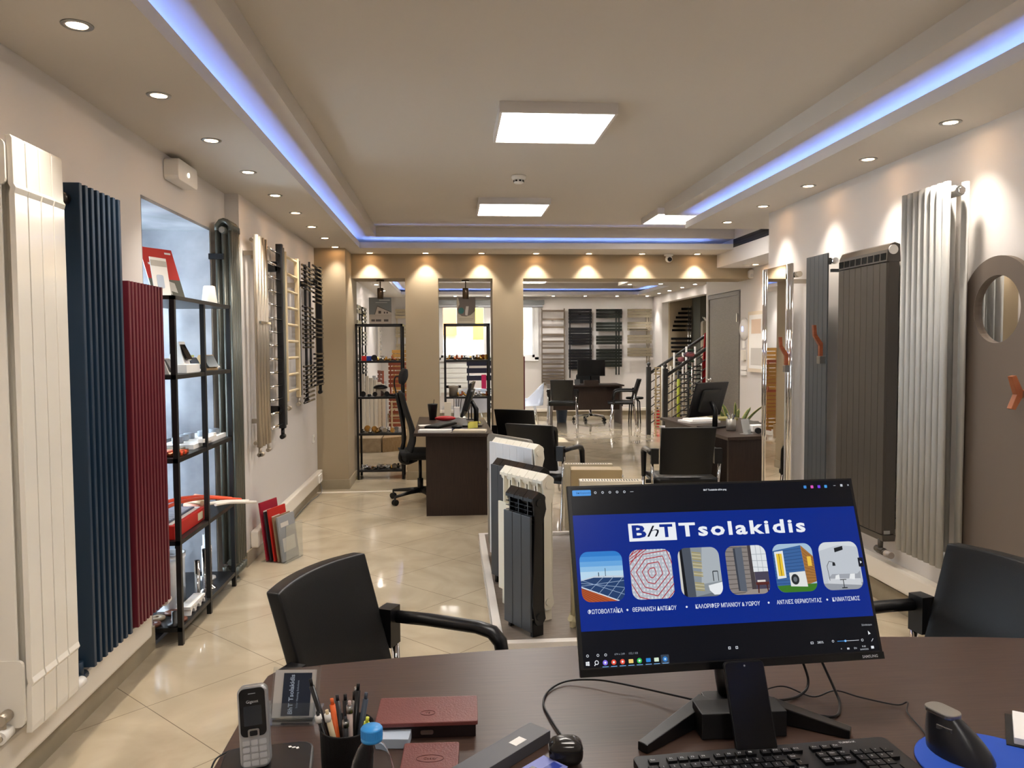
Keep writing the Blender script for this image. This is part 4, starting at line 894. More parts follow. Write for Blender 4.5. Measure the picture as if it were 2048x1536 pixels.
# ================================================================== CHAIRS
def visitor_chair():
    t = thing('visitor_chair', 'x', 'chair')
    g = G()
    g.grid(lambda u, v: (-.235+.47*u, -.25+.47*v, .475+.018*math.sin(PI*u)*math.sin(PI*v)-.02*(1-v)**4), 10, 10, lambda u, v: (-.235+.47*u, -.25+.47*v, .425))
    g.build('seat', leather, t, bevel=0)
    def bp(u, v, d):
        x = (-.205+.41*u)*(1-.05*(1-v)); z = .50+.37*v; c = .035*(2*u-1)**2
        e = .014*math.sin(PI*min(max(u, .02), .98))*math.sin(PI*min(max(v, .02), .98))
        return (x, .205+.11*v-c*0-(.0 if d else e)+c*-1+(.04 if d else 0), z-.004*(2*u-1)**2*v)
    g = G().grid(lambda u, v: bp(u, v, 0), 12, 10, lambda u, v: bp(u, v, 1)); g.build('backrest', leather, t, bevel=.006, segs=2)
    for s in (-1, 1):
        g = G(); X = s*.258
        g.box(X-.012 if s > 0 else X-.022, X+.022 if s > 0 else X+.012, .19, .235, .50, .70) if False else g.box(min(s*.21, X+s*.01), max(s*.21, X+s*.01), .20, .245, .585, .70)
        pts = [(X, .22, .665), (X, .1, .668), (X, -.06, .665), (X, -.105, .656), (X, -.13, .63), (X-s*.002, -.145, .56), (X-s*.004, -.16, .43)]
        g.tube(pts, [.024, .024, .024, .025, .025, .022, .018], 8, flat=.8)
        g.build('armrest', black, t)
        G().tube([(X-s*.004, -.16, .43), (X+s*.005, -.215, .01), (X+s*.005, -.216, 0)], [.0125, .0125, .015], 10).build('leg', chrome, t)
        G().tube([(X, .215, .62), (X-s*.01, .20, .45), (X+s*.005, .27, .01), (X+s*.005, .271, 0)], [.0125, .0125, .0125, .015], 10).build('leg', chrome, t)
    G().box(-.265, .265, -.02, .01, .40, .425).box(-.27, .27, .185, .205, .40, .425).build('seat_frame', black, t)
    return t
vc = visitor_chair()
def place(root, first, loc, rz, lab, group=None):
    if first:
        root['label'] = lab; root.matrix_basis = Matrix.Translation(loc) @ Matrix.Rotation(rz, 4, 'Z')
        if group: root['group'] = group
        return root
    return dup(root, loc, rz, lab, group)
VG = 'black leather visitor chairs'
place(vc, True, (-.092, 2.03, 0), math.radians(65), 'black leather visitor chair at the front left of the foreground desk, turned sideways', VG)
for loc, a, lab in (((1.275, 2.02, 0), -80, 'black leather visitor chair at the right edge behind the foreground desk'),
                    ((1.78, 5.98, 0), 176, 'black leather visitor chair seen from behind at the right wooden desk'),
                    ((.77, 6.31, 0), 146, 'black leather visitor chair just behind the platform radiators, nearer of two'),
                    ((.75, 7.75, 0), 150, 'black leather visitor chair beside the left wooden desk, farther of two'),
                    ((2.02, 14.05, 0), 168, 'black chrome-legged chair at the left in front of the far desk'),
                    ((3.08, 13.95, 0), -100, 'black chrome-legged chair at the right end of the far desk, seen from the side')):
    dup(vc, loc, math.radians(a), lab, VG)
# task chair with headrest
def five_star(t, m, r=.31, ph=.3, z0=.06, castm=black, hub=.42):
    for k in range(5):
        a = ph+2*PI*k/5; c, s = math.cos(a), math.sin(a)
        g = G().tube([(.02*c, .02*s, z0+.045), (.12*c, .12*s, z0+.04), (r*c, r*s, z0+.02)], [.026, .02, .013], 8); l = g.build('base_arm', m, t)
        G().cyl((r*c-.02*s, r*s+.02*c, .0285), (r*c-.006*s, r*s+.006*c, .0285), .028, n=14).cyl((r*c+.006*s, r*s-.006*c, .0285), (r*c+.02*s, r*s-.02*c, .0285), .028, n=14).cyl((r*c, r*s, .03), (r*c, r*s, z0+.02), .008).build('caster', castm, l)
    G().cyl((0, 0, z0+.02), (0, 0, z0+.16), .028).cyl((0, 0, z0+.16), (0, 0, hub), .016).build('gas_column', m, t)
t = thing('task_chair', 'black mesh-back office chair with a headrest at the left wooden desk', 'chair', (-.30, 7.50, 0), PI/2+.12)
five_star(t, black, .31, 2.2)
G().grid(lambda u, v: (-.23+.46*u, -.26+.46*v, .49+.012*math.sin(PI*u)-.03*(1-v)**4), 8, 8, lambda u, v: (-.2+.4*u, -.23+.40*v, .42)).build('seat', mat('black_fabric', '1B1C1E', .85), t)
prof = [(.155, .40), (.115, .50), (.085, .60), (.09, .70), (.125, .82), (.165, .95), (.185, 1.05)]
pr_ = spline([(0, a, b) for a, b in prof], 4)
def mb(u, v, d):
    p = pr_[min(int(round(v*(len(pr_)-1))), len(pr_)-1)]; w_ = .20+.03*math.sin(PI*v); x = (2*u-1)*w_
    return (x, p.y-.03*(2*u-1)**2+(.016 if d else 0), p.z)
G().grid(lambda u, v: mb(u, v, 0), 8, len(pr_)-1, lambda u, v: mb(u, v, 1)).build('mesh_back', MATS['black_fabric'], t)
G().tube(spline([(0, .03, .40), (0, .13, .37), (0, .19, .42), (0, .15, .60), (0, .17, .8), (0, .215, 1.04)], 5), .02, 8).build('back_spine', black, t)
G().tube(spline([(0, .21, 1.0), (0, .235, 1.12), (0, .225, 1.19), (0, .19, 1.20)], 5), .007, 8).build('headrest_stem', black, t)
G().at((0, .165, 1.20), rx=.25).grid(lambda u, v: (-.13+.26*u, -.02*math.sin(PI*v)+.03*(2*u-1)**2*-1, -.075+.15*v), 8, 8, lambda u, v: (-.13+.26*u, .03-.02*(2*v-1)**2-.03*(2*u-1)**2, -.075+.15*v)).build('headrest', MATS['black_fabric'], t)

# ================================================================== DESKS BEHIND
t = thing('office_desk', 'dark wood office desk at the left, with a wide end panel facing the camera', 'desk', (0, 0, 0))
G().prism([(-.32, 6.68), (.355, 6.58), (.335, 8.08), (-.335, 8.25)], 'z', .713, .74).build('desktop', darkwood, t, bevel=.003)
G().box(-.222, .310, 6.80, 6.825, 0, .713).build('end_panel', darkwood, t)
G().box(-.222, .310, 8.0, 8.025, 0, .713).build('end_panel', darkwood, t)
G().box(.16, .18, 6.825, 8.0, .25, .713).build('modesty_panel', darkwood, t)
t = thing('office_desk', 'dark wood corner desk at the right in front of the grey door', 'desk', (0, 0, 0))
G().prism([(2.13, 7.85), (2.20, 6.07), (2.68, 6.16), (2.93, 7.2), (2.9, 7.85)], 'z', .713, .74).build('desktop', darkwood, t, bevel=.003)
G().prism([(2.225, 6.12), (2.64, 6.20), (2.636, 6.225), (2.221, 6.145)], 'z', 0, .713).build('end_panel', darkwood, t)
G().box(2.17, 2.195, 7.0, 7.8, 0, .713).build('side_panel', darkwood, t)
G().box(2.2, 2.85, 7.78, 7.80, .05, .713).build('modesty_panel', darkwood, t)
t = thing('low_cabinet', 'low grey cabinet with papers on top, left of the right wooden desk', 'cabinet', (2.38, 8.25, 0))
G().box(0, .45, 0, .5, .02, .54).build('body', mat('grey_laminate', '77777C', .5), t); G().box(-.01, .46, -.01, .51, .54, .56).build('top', mat('light_grey_laminate', 'AAAAB0', .4), t)
G().box(.02, .43, -.012, 0, .05, .50).build('door', MATS['grey_laminate'], t); 
item('paper_stack', 'loose white papers on the low grey cabinet', 'papers', G().at((2.55, 8.45, .5608), rz=.3).box(-.12, .12, -.15, .15, 0, .03), paper)
t = thing('office_desk', 'dark wood executive desk at the far end of the back room', 'desk', (0, 0, 0))
G().box(1.84, 3.23, 14.40, 15.12, .712, .74).build('desktop', darkwood, t, bevel=.003)
G().box(1.90, 3.16, 14.50, 14.52, .27, .712).build('modesty_panel', darkwood, t)
G().box(1.86, 1.885, 14.45, 15.08, 0, .712).build('side_panel', mat('taupe_wood', '6E625B', .5), t); G().box(3.175, 3.20, 14.45, 15.08, 0, .712).build('side_panel', MATS['taupe_wood'], t)

def monitor(name, lab, loc, rz, W, Hh, zc, tilt, screen_back=False, base='plate'):
    t = thing(name, lab, 'monitor', loc, rz)
    g = G(); g.M = Matrix.Translation((0, 0, zc)) @ Matrix.Rotation(tilt, 4, 'X'); g.box(-W/2, W/2, -.012, .01, -Hh/2, Hh/2); g.build('panel', black, t, bevel=.003)
    g = G(); g.M = Matrix.Translation((0, 0, zc)) @ Matrix.Rotation(tilt, 4, 'X'); g.box(-W/2+.008, W/2-.008, -.0135, -.012, -Hh/2+.014, Hh/2-.008); g.build('screen', mat('dark_screen', '07090C', .12), t)
    g = G(); g.M = Matrix.Translation((0, 0, zc)) @ Matrix.Rotation(tilt, 4, 'X'); g.rbox(-W*.28, W*.28, .01, .032, -Hh*.34, Hh*.3, .02, 3, 'y'); g.build('rear_housing', mat('graphite_plastic', '2A2B2A', .45), t)
    G().tube([(0, .03, zc-.02), (0, .075, zc-.1), (0, .07, .01)], [.018, .022, .024], 10).build('stand_neck', black, t)
    G().rbox(-.12, .12, -.05, .13, .0, .012, .03).build('stand_base', black, t)
    return t
monitor('computer_monitor', 'computer monitor seen edge-on on the left wooden desk', (.16, 7.28, .7408), PI/2+PI-.1, .50, .32, .25, -.28)
item('sticky_notes', 'yellow sticky notes fan on the foot of the left desk monitor', 'sticky notes', G().at((.20, 7.03, .742), rz=.3).box(-.04, .04, 0, .003, 0, .06).at((.18, 7.01, .742), rz=.7).box(-.04, .04, 0, .003, 0, .05), mat('yellow_note', 'E4DC6A', .6))
item('tumbler', 'black tumbler with a straw at the far left corner of the left desk', 'tumbler', G().lathe([(.034, 0), (.05, .15), (.052, .16), (.0, .165)], (-.185, 7.9, .7408), 20).cyl((-.175, 7.9, .9), (-.17, 7.9, .945), .003, n=6), black)
item('glasses_case', 'red oblong case lying on the left desk beside the tumbler', 'case', G().ball((-.06, 7.75, .7408+.026), .105, .04, .026), mat('deep_red', 'A5151E', .35))
def keyboard(name, lab, loc, rz, L=.44, D=.14, rows=6, cols=20, tilt=0):
    t = thing(name, lab, 'keyboard', loc, rz)
    G().rbox(-L/2, L/2, 0, D, 0, .018, .01).build('case', black, t, bevel=.002)
    g = G()
    for r in range(rows):
        for c in range(cols): kw = (L-.02)/cols; g.box(-L/2+.01+c*kw+.0012, -L/2+.01+(c+1)*kw-.0012, .01+r*(D-.02)/rows+.0012, .01+(r+1)*(D-.02)/rows-.0012, .018, .0235)
    o = g.build('keys', mat('grey_keys', '3A3B3C', .5), t); o['kind'] = 'stuff'
    return t
keyboard('keyboard', 'black keyboard slanted on the left wooden desk', (-.03, 7.22, .7408), PI/2-.4)
item('mouse_pad', 'dark blue mouse pad on the left wooden desk', 'mouse pad', G().lathe([(.115, 0), (.115, .004), (0, .004)], (.04, 6.93, .7408), 24), mat('navy_pad', '1E2348', .6))
item('computer_mouse', 'black computer mouse on the dark blue pad of the left desk', 'mouse', G().ball((.05, 6.93, .7648), .05, .033, .02), black)
for i, (x, y, w_, d_, h, rz, m, lab) in enumerate(((-.14, 6.77, .28, .12, .02, -.1, paper, 'pile of white papers at the front left corner of the left desk'), (.16, 6.74, .28, .14, .018, -.15, mat('cream_folder', 'DDD2BC', .6), 'cream paper folder at the front right corner of the left desk'), (-.22, 7.3, .16, .12, .006, .2, paper, 'single folded paper at the left side of the left desk'), (.22, 7.42, .10, .08, .02, .2, MATS['yellow_note'], 'yellow note block behind the monitor foot on the left desk'))):
    item('paper_stack', lab, 'papers', G().at((x, y, .7408), rz=rz).box(-w_/2, w_/2, -d_/2, d_/2, 0, h), m)
t = thing('desk_organizer', 'clear desk organizer with pens and labels at the back of the left desk', 'organizer', (.03, 8.05, .7408))
G().box(-.12, .12, 0, .10, 0, .004).box(-.12, .12, .097, .10, 0, .12).box(-.12, -.117, 0, .1, 0, .1).box(.117, .12, 0, .1, 0, .1).build('tray', acryl, t)
G().box(-.10, -.03, .03, .06, .004, .16).build('card_box', mat('cream_box', 'E2D8C4', .6), t); G().box(0, .06, .02, .07, .004, .11).build('card_box', paper, t)
for i in range(4): G().cyl((-.0+.018*i, .075, .01), (.0+.026*i, .085, .20), .004, n=6).build('pen', black, t)
item('file_stand', 'black file stand with folders beside the organizer on the left desk', 'file stand', G().box(.17, .18, 7.85, 8.02, .7408, .92).box(.20, .21, 7.85, 8.02, .7408, .89).box(.23, .24, 7.85, 8.02, .7408, .91).box(.15, .26, 7.84, 8.03, .7408, .748), black)
# right desk things
monitor('computer_monitor', 'computer monitor seen from behind on the right wooden desk', (2.30, 6.85, .7408), PI+.62, .46, .32, .25, -.30)
def pen_cup(lab, loc, m, r=.038, h=.10, pens=6, seed=1, name='pen_cup'):
    random.seed(seed); t = thing(name, lab, 'pen cup', loc)
    G().lathe([(0, .002), (r, .002), (r, h), (r-.002, h), (r-.002, .004), (0, .004)], n=24).build('cup', m, t)
    for i in range(pens):
        a = 2*PI*i/pens; x, y = math.cos(a)*r*.55, math.sin(a)*r*.55
        G().cyl((-x*.5, -y*.5, .008), (x*1.5, y*1.5, h+random.uniform(.03, .06)), .004, n=6).build('pen', random.choice([black, MATS['navy_pad'], whitep, alu]), t)
    return t
mesh_grey = mat('grey_mesh_metal', 'A8A49C', .4, .6)
pen_cup('grey mesh cup full of pens on the right wooden desk', (2.40, 6.55, .7408), mesh_grey, .042, .10, 8, 3)
item('calculator_tray', 'long dark grey keyboard and tray on the right wooden desk', 'keyboard', G().at((2.72, 6.9, .7408), rz=-.3).box(-.08, .08, -.26, .26, 0, .022), mat('dark_taupe', '3B3833', .5))
item('paper_stack', 'pile of documents and binders under the monitor on the right wooden desk', 'papers', G().at((2.36, 7.30, .7408), rz=.2).box(-.16, .16, -.12, .12, 0, .02).box(-.12, .15, -.1, .1, .02, .035), paper)
item('folder', 'olive yellow folder behind the monitor on the right wooden desk', 'folder', G().at((2.62, 7.52, .7408), rz=.1).box(-.16, .16, -.11, .11, 0, .02), mat('olive_folder', '8E8650', .6))
t = thing('card_holder', 'slanted clear card holder with a white card on the right wooden desk', 'card holder', (2.44, 6.27, .7408), .5)
G().at(rx=-.25).box(-.05, .05, 0, .003, 0, .13).at(rx=0).box(-.05, .05, -.03, .05, 0, .003).build('holder', acryl, t); G().at(rx=-.25).box(-.045, .045, .003, .005, .01, .125).build('card', paper, t)
item('tissue_box', 'white card box on the right wooden desk', 'box', G().at((2.60, 6.50, .7408), rz=.3).box(-.07, .07, -.05, .05, 0, .05), paper, bevel=.002)
t = thing('headset', 'black headset with a coiled cable lying on the right wooden desk', 'headset', (2.60, 6.27, .7408))
G().tube([(.07*math.cos(a), .05*math.sin(a), .012) for a in [PI*k/12 for k in range(13)]], .007, 8).build('headband', black, t)
for x in (-.07, .07): G().cyl((x, -.005, .026), (x, .02, .026), .025, n=16).build('ear_cup', black, t)
# snake plant
t = thing('snake_plant', 'snake plant with yellow-edged upright leaves behind the right wooden desk', 'plant', (2.98, 8.02, 0))
G().lathe([(.09, 0), (.12, .55), (.125, .56), (.11, .56), (.10, .02), (0, .02)], n=24).build('pot', mat('grey_pot', '4A4744', .5), t)
G().lathe([(.108, .53), (0, .535)], n=20).build('soil', mat('soil', '2E241B', .9), t)
lf = mat('snake_leaf', '4B5A34', .4, col2='6C7B45', nscale=14, stretch=(1, 1, 6)); ly = mat('snake_leaf_edge', 'B9B261', .4)
for i, (dx, dy, lx, ly_, hh) in enumerate(((-.06, 0, -.16, -.02, .34), (-.03, .04, -.08, .05, .36), (0, -.03, -.02, -.03, .38), (.02, .04, .05, .03, .30), (.05, 0, .12, .0, .32), (.05, -.03, .24, -.05, .35), (-.02, -.05, -.1, -.08, .25))):
    g = G(); rz = random.uniform(-.5, .5)
    for mi_, sc in ((1, 1.0), (0, .72)):
        g.m = mi_
        def lfn(u, v, d, sc=sc): 
            w_ = .024*sc*math.sin(PI*(.12+.88*(1-v)))**.6 if v < 1 else .0005
            x = (2*u-1)*w_; return (dx+lx*v*v+x*math.cos(rz), dy+ly_*v*v+x*math.sin(rz)+d*(.004 if sc < 1 else .002), .5+hh*v)
        g.grid(lambda u, v: lfn(u, v, -1), 2, 10, lambda u, v: lfn(u, v, 1))
    g.build('leaf', [lf, ly], t)
# far desk things
monitor('computer_monitor', 'black computer monitor on the far executive desk', (2.66, 14.72, .7408), 0, .53, .31, .31, -.05)
item('document_box', 'dark wooden box on the front edge of the far desk', 'box', G().box(2.48, 2.75, 14.42, 14.55, .7408, .83), darkwood)
item('paper_stack', 'white papers and pens on the left end of the far desk', 'papers', G().box(1.95, 2.30, 14.45, 14.62, .7408, .765), paper)
item('desk_calendar', 'dark desk calendar and speaker left of the far monitor', 'calendar', G().prism([(14.55, 0), (14.65, 0), (14.6, .10)], 'x', 2.32, 2.42).build and G().at((0, 0, .7408)).prism([(14.55, 0), (14.65, 0), (14.6, .10)], 'x', 2.32, 2.42), black)
t = thing('executive_chair', 'chrome five-star chair base seen under the far executive desk', 'chair', (2.74, 15.25, 0)); five_star(t, chrome, .33, .5)
G().rbox(-.25, .25, -.25, .22, .42, .52, .05).build('seat', leather, t, bevel=.02); G().at((0, .24, .5), rx=-.15).rbox(-.24, .24, -.04, .04, 0, .42, .06, 4, 'y').build('backrest', leather, t, bevel=.015)
item('waste_basket', 'small blue-grey waste basket under the far executive desk', 'waste basket', G().lathe([(.09, 0), (.115, .28), (.118, .28), (.113, .27), (.088, .01), (0, .01)], (2.13, 14.98, 0), 20), mat('blue_grey_basket', '7283A0', .5))
t = thing('round_stool', 'black round stool beside the far right chair', 'stool', (3.50, 14.72, 0))
G().lathe([(.16, .45), (.17, .46), (.165, .49), (.0, .50)], n=24).build('seat', leather, t)
for k in range(4):
    a = PI/4+k*PI/2; G().tube([(.06*math.cos(a), .06*math.sin(a), .45), (.11*math.cos(a), .11*math.sin(a), .40), (.13*math.cos(a), .13*math.sin(a), 0)], .013, 8).build('leg', black, t)
t = thing('fire_extinguisher', 'small red fire extinguisher behind the stair railing', 'fire extinguisher', (3.72, 13.9, 0))
G().lathe([(.05, 0), (.055, .02), (.055, .26), (.03, .31), (.015, .32), (0, .32)], n=20).build('cylinder', MATS['glossy_red'], t); G().box(-.012, .012, -.035, .035, .32, .35).build('handle', black, t)

# ================================================================== BACK ROOM RADIATORS
def slat_rad(lab, x, y, rz, W, z0, z1, groups, slat, gap, biggap, m, posts=(.03, -.03), depth=.08, grp=None, name='towel_radiator', floor=False):
    t = thing(name, lab, 'towel radiator', (x, y, 0), rz, grp)
    for px in posts:
        xx = px if px > 0 else W+px; G().box(xx-.012, xx+.012, -depth+.012, -depth+.036, z0, z1).build('post', m, t)
    z = z1
    for n_ in groups:
        for k in range(n_): G().box(0, W, -depth, -depth+.011, z-slat, z).build('slat', m, t); z -= slat+gap
        z -= biggap
    if not floor: G().box(W/2-.02, W/2+.02, -depth+.012, -.001, z1-.12, z1-.08).build('wall_bracket', m, t)
    else: G().box(.0, .03, -.15, .0, z0-.02, z0).box(W-.03, W, -.15, .0, z0-.02, z0).build('foot', m, t)
    return t
YW = YF-.0015
bz = mat('bronze_enamel', '6B5E50', .4); dg = mat('dark_green_enamel', '20241F', .35); bk = mat('satin_black_enamel', '101114', .35); tp = mat('khaki_enamel', '867B66', .4)
t = thing('towel_radiator', 'bronze ladder towel radiator, leftmost of four on the end wall', 'towel radiator', (1.885, YW, 0))
for x in (.0, .47): G().box(x-.0, x+.022, -.09, -.06, .70, 2.25).build('post', bz, t)
zz = 2.22
for k in range(15): G().box(.02, .475, -.085, -.07, zz-.040, zz).build('rung', bz, t); zz -= max(.058, .175-.0105*k)
G().box(.22, .26, -.07, -.001, 2.0, 2.04).build('wall_bracket', bz, t)
slat_rad('black slatted towel radiator left of the far monitor on the end wall', 2.455, YW, 0, .49, .80, 2.24, (5, 6, 7), .054, .007, .085, bk)
slat_rad('very dark green slatted towel radiator right of the far monitor on the end wall', 3.035, YW, 0, .55, .86, 2.235, (3, 3, 3, 6), .057, .007, .085, dg, posts=(-.06, -.12))
slat_rad('khaki slatted towel radiator at the right end of the end wall', 3.70, YW, 0, .52, 1.10, 2.235, (3, 3, 3, 3), .055, .007, .085, tp, posts=(-.05, -.10))
tag(G().box(3.73, 4.12, YF-.12, YF-.115, 1.80, 1.815).box(3.74, 3.76, YF-.115, YF-.09, 1.80, 1.815).box(4.10, 4.12, YF-.115, YF-.09, 1.80, 1.815).build('towel_rail', chrome), 'chrome towel rail hooked on the khaki radiator', 'towel rail')
# half-moon radiator
t = thing('halfmoon_radiator', 'half-moon towel radiator with black slats and silver posts on the beige stair wall', 'towel radiator', (4.40, 15.4985, 0))
for k in range(17):
    z = 2.22-k*.085; w_ = .40*math.sqrt(max(0, 1-((z-1.55)/.76)**2)); 
    if k in (6, 11): continue
    G().box(.40-w_, .42, -.09, -.075, z-.045, z).build('slat', bk if k > 5 else dchrome, t)
for x in (.36, .41): G().cyl((x, -.06, .85), (x, -.06, 2.25), .014).build('post', chrome, t)
G().box(.37, .40, -.06, -.001, 2.0, 2.04).box(.37, .40, -.06, -.001, 1.0, 1.04).build('wall_bracket', chrome, t)
tag(G().at((5.0, 14.9985, 0)).rbox(-.13, .22, -.12, 0, 1.20, 1.95, .06, 4, 'y').build('wall_heater', mat('ivory_plastic', 'C9C0AC', .5), bevel=.01), 'pale rounded wall unit on the dark stairwell wall', 'wall unit')
# left wall of back room
for i, (y, lab) in enumerate(((10.95, 'dark towel radiator nearest on the left wall of the back room'), (11.7, 'dark towel radiator in the middle of the left wall of the back room'), (12.45, 'dark rung towel radiator farthest on the left wall of the back room'))):
    slat_rad(lab, -1.4385, y, PI/2, .52, .70, 2.1, ((3, 4, 5, 4), (2, 6, 6), (5, 4, 6, 5))[i], (.03, .05, .03)[i], (.035, .02, .03)[i], .09, (mat('gunmetal_enamel', '3C3B38', .3), mat('gunmetal_enamel', '3C3B38'), bk)[i])
slat_rad('narrow white towel radiator near the far left corner of the back room', -1.4385, 15.3, PI/2, .40, 1.25, 2.0, (10,), .03, .04, .05, white)
slat_rad('sand coloured slatted towel radiator left of the window on the end wall', -1.12, YW, 0, .50, .9, 2.24, (3, 4, 4, 6), .055, .012, .12, mat('sand_enamel', 'B7A98C', .4))
slat_rad('white slatted radiator under the window on the end wall', -.25, YW, 0, .62, .45, 1.12, (6,), .09, .012, .05, mat('shadow_white_enamel', 'E6E8E4', .3))
# floor standing pieces
slat_rad('terracotta slatted floor radiator seen through the left opening', -1.00, 12.85, -.15, .45, .06, 1.22, (6, 8), .05, .02, .08, mat('terracotta_enamel', '9C5640', .45), depth=.05, floor=True)
slat_rad('terracotta slatted floor radiator standing edge-on at the left opening', -1.12, 12.66, -1.25, .30, .06, 1.10, (14,), .05, .02, .05, MATS['terracotta_enamel'], depth=.05, floor=True)
slat_rad('golden wood coloured slatted radiator behind the terracotta one', -.98, 13.3, 0, .50, .06, 1.42, (5, 12), .055, .012, .08, mat('oak_enamel', 'A57B3E', .45), depth=.05, floor=True)
slat_rad('golden wood coloured slatted radiator hidden behind the beige pillar, seen in the mirror radiator', -.64, 12.45, 0, .44, .06, 1.15, (6, 10), .05, .012, .08, MATS['oak_enamel'], depth=.05, floor=True)
slat_rad('navy slatted towel frame standing behind the glass table', .28, 13.9, 0, .52, .02, 1.22, (3, 3), .09, .04, .1, mat('navy_enamel', '161A2C', .4), depth=.05, floor=True)
slat_rad('small sand ladder frame leaning before the terracotta radiator', -.95, 12.40, 0, .26, .05, .62, (5,), .02, .09, .02, cream, depth=.03, floor=True, posts=(.02, -.02))
for i, (x, y, h, m, lab) in enumerate(((-1.30, 11.5, .88, white, 'white curved floor radiator nearest behind the left opening shelf'), (-1.22, 11.9, .80, mat('pale_sand_enamel', 'D8CDBA', .4), 'pale sand curved floor radiator behind the white one'), (-1.28, 13.0, 1.0, mat('pale_silver_enamel', 'B9BCBE', .3), 'silver curved floor radiator by the left wall'))):
    t = thing('floor_radiator', lab, 'radiator', (x, y, .30 if i < 2 else 0), .2)
    if i < 2: t.matrix_basis = Matrix.Translation((x, y, .2018)) @ Matrix.Rotation(.2, 4, 'Z')
    for k in range(4): G().rbox(.0+k*.06, .055+k*.06, 0, .05, .0, h-.03*k, .015).build('column', m, t)
tag(G().box(-1.42, -.98, 11.0, 12.12, 0, .2).build('display_plinth', plankm, bevel=.003), 'low plank plinth at the left of the back room', 'plinth')
t = thing('display_plinth', 'angled plank plinth in front of the terracotta radiator', 'plinth', (0, 0, 0))
G().prism([(-.96, 11.0), (-.45, 11.35), (-.45, 12.2), (-.96, 12.2)], 'z', 0, .2).build('plinth_body', mat('warm_plank', 'A48863', .5, col2='927651', nscale=5, stretch=(3, 18, 3)), t)
# burgundy radiator edge by third opening, glass table and acrylic chairs
t, W = blade_radiator('blade_radiator', 'burgundy radiator on a white stand panel seen edge-on behind the pillar of the third opening', 0, 0, 0, 0, 0, .0, 0, 0, wine, 0, 0) if False else (None, 0)
t = thing('floor_radiator', 'slim burgundy radiator standing edge-on beside the third opening pillar', 'radiator', (1.05, 12.0, 0), -PI/2+.05)
for k in range(8): G().box(.0+k*.06, .045+k*.06, -.02, .02, .05, 1.32).build('column', wine, t)
G().box(0, .46, -.05, .05, 0, .05).build('foot', wine, t)
def acrylic_chair(lab, x, y, rz, m):
    t = thing('shell_chair', lab, 'chair', (x, y, 0), rz, 'clear shell chairs around the glass table')
    def sh(u, v, d):
        a = PI*(u*1.25-.125); r = .27+.02*v; return (r*math.cos(a), r*math.sin(a)*.95+.0, .42+.40*v*max(.25, math.sin(PI*min(max(u, 0), 1)))+0)
    G().grid(lambda u, v: sh(u, v, 0), 14, 6, lambda u, v: tuple(c*(1.02 if i < 2 else 1) for i, c in enumerate(sh(u, v, 0)))).build('shell_back', m, t)
    G().lathe([(0, .41), (.25, .42), (.26, .43), (0, .435)], n=24).build('seat', m, t)
    for k in range(4):
        a = PI/4+k*PI/2; G().cyl((.15*math.cos(a), .15*math.sin(a), .41), (.24*math.cos(a), .24*math.sin(a), 0), .009).build('leg', chrome, t)
    return t
milky = mat('milky_acrylic', 'DDE3F0', .1, trans=.4, alpha=.75)
acrylic_chair('clear shell chair at the right of the glass table', 1.38, 13.9, -PI/2-.2, milky)
acrylic_chair('clear shell chair on the near left of the glass table', .35, 12.6, PI-.3, milky)
t = thing('glass_table', 'round glass table with magazines and boxes in the back room', 'table', (.72, 13.2, 0))
G().lathe([(0, .70), (.48, .70), (.48, .712), (0, .712)], n=36).build('tabletop', milky, t); G().cyl((0, 0, .02), (0, 0, .70), .03).lathe([(.22, 0), (.22, .012), (.03, .02)], n=24).build('pedestal', chrome, t)
item('magazine', 'white magazine pile on the round glass table', 'magazine', G().box(.86, 1.16, 12.95, 13.2, .7128, .765), paper)
item('magenta_bottle', 'magenta carton standing on the round glass table', 'carton', G().box(.52, .60, 13.3, 13.36, .7128, .99), mat('magenta', 'B5174F', .5))
item('document_pile', 'open blueish brochures on the round glass table', 'brochure', G().at((.42, 13.05, .7128), rz=.5).box(-.14, .14, -.1, .1, 0, .05), mat('pale_blue_print', 'B9C6D6'))

# ================================================================== STAIRS
steelg = mat('graphite_paint', '3B3B3B', .4)
stairm = mat('stair_stone', '9B8F7D', .4)
g = G()
for k in range(9): g.box(3.50+.27*k, 6.4, 11.74, 12.64, .175*k if k else 0, .175*(k+1))
tag(g.build('staircase', stairm), 'stone staircase rising to the right behind the railings', 'stairs')
def railing(lab, y, top_x=4.95, n=6):
    t = thing('stair_railing', lab, 'railing', (3.25, y, 0))
    G().box(-.035, .035, -.035, .035, 0, 1.12).build('newel_post', steelg, t, bevel=.003)
    G().ball((0, 0, 1.165), .032).lathe([(.02, 1.12), (.014, 1.14)], n=12).build('newel_ball', steelg, t)
    L = top_x-3.25; sl = .648
    G().tube([(.03, 0, 1.02), (L, 0, 1.02+sl*L)], .026, 8).build('handrail', steelg, t)
    for k in range(n): z = .86-.135*k; G().tube([(.03, 0, z), (L, 0, z+sl*L)], .008, 6).build('rail_bar', steelg, t)
    G().box(L-.03, L+.03, -.03, .03, .175+sl*(L-.1)-.15, 1.05+sl*L).build('upper_post', steelg, t)
    return t
railing('dark metal stair railing farther from the camera, starting at the ball-topped post', 12.69)
railing('dark metal stair railing nearer the camera, partly hidden by the right desk', 11.69)
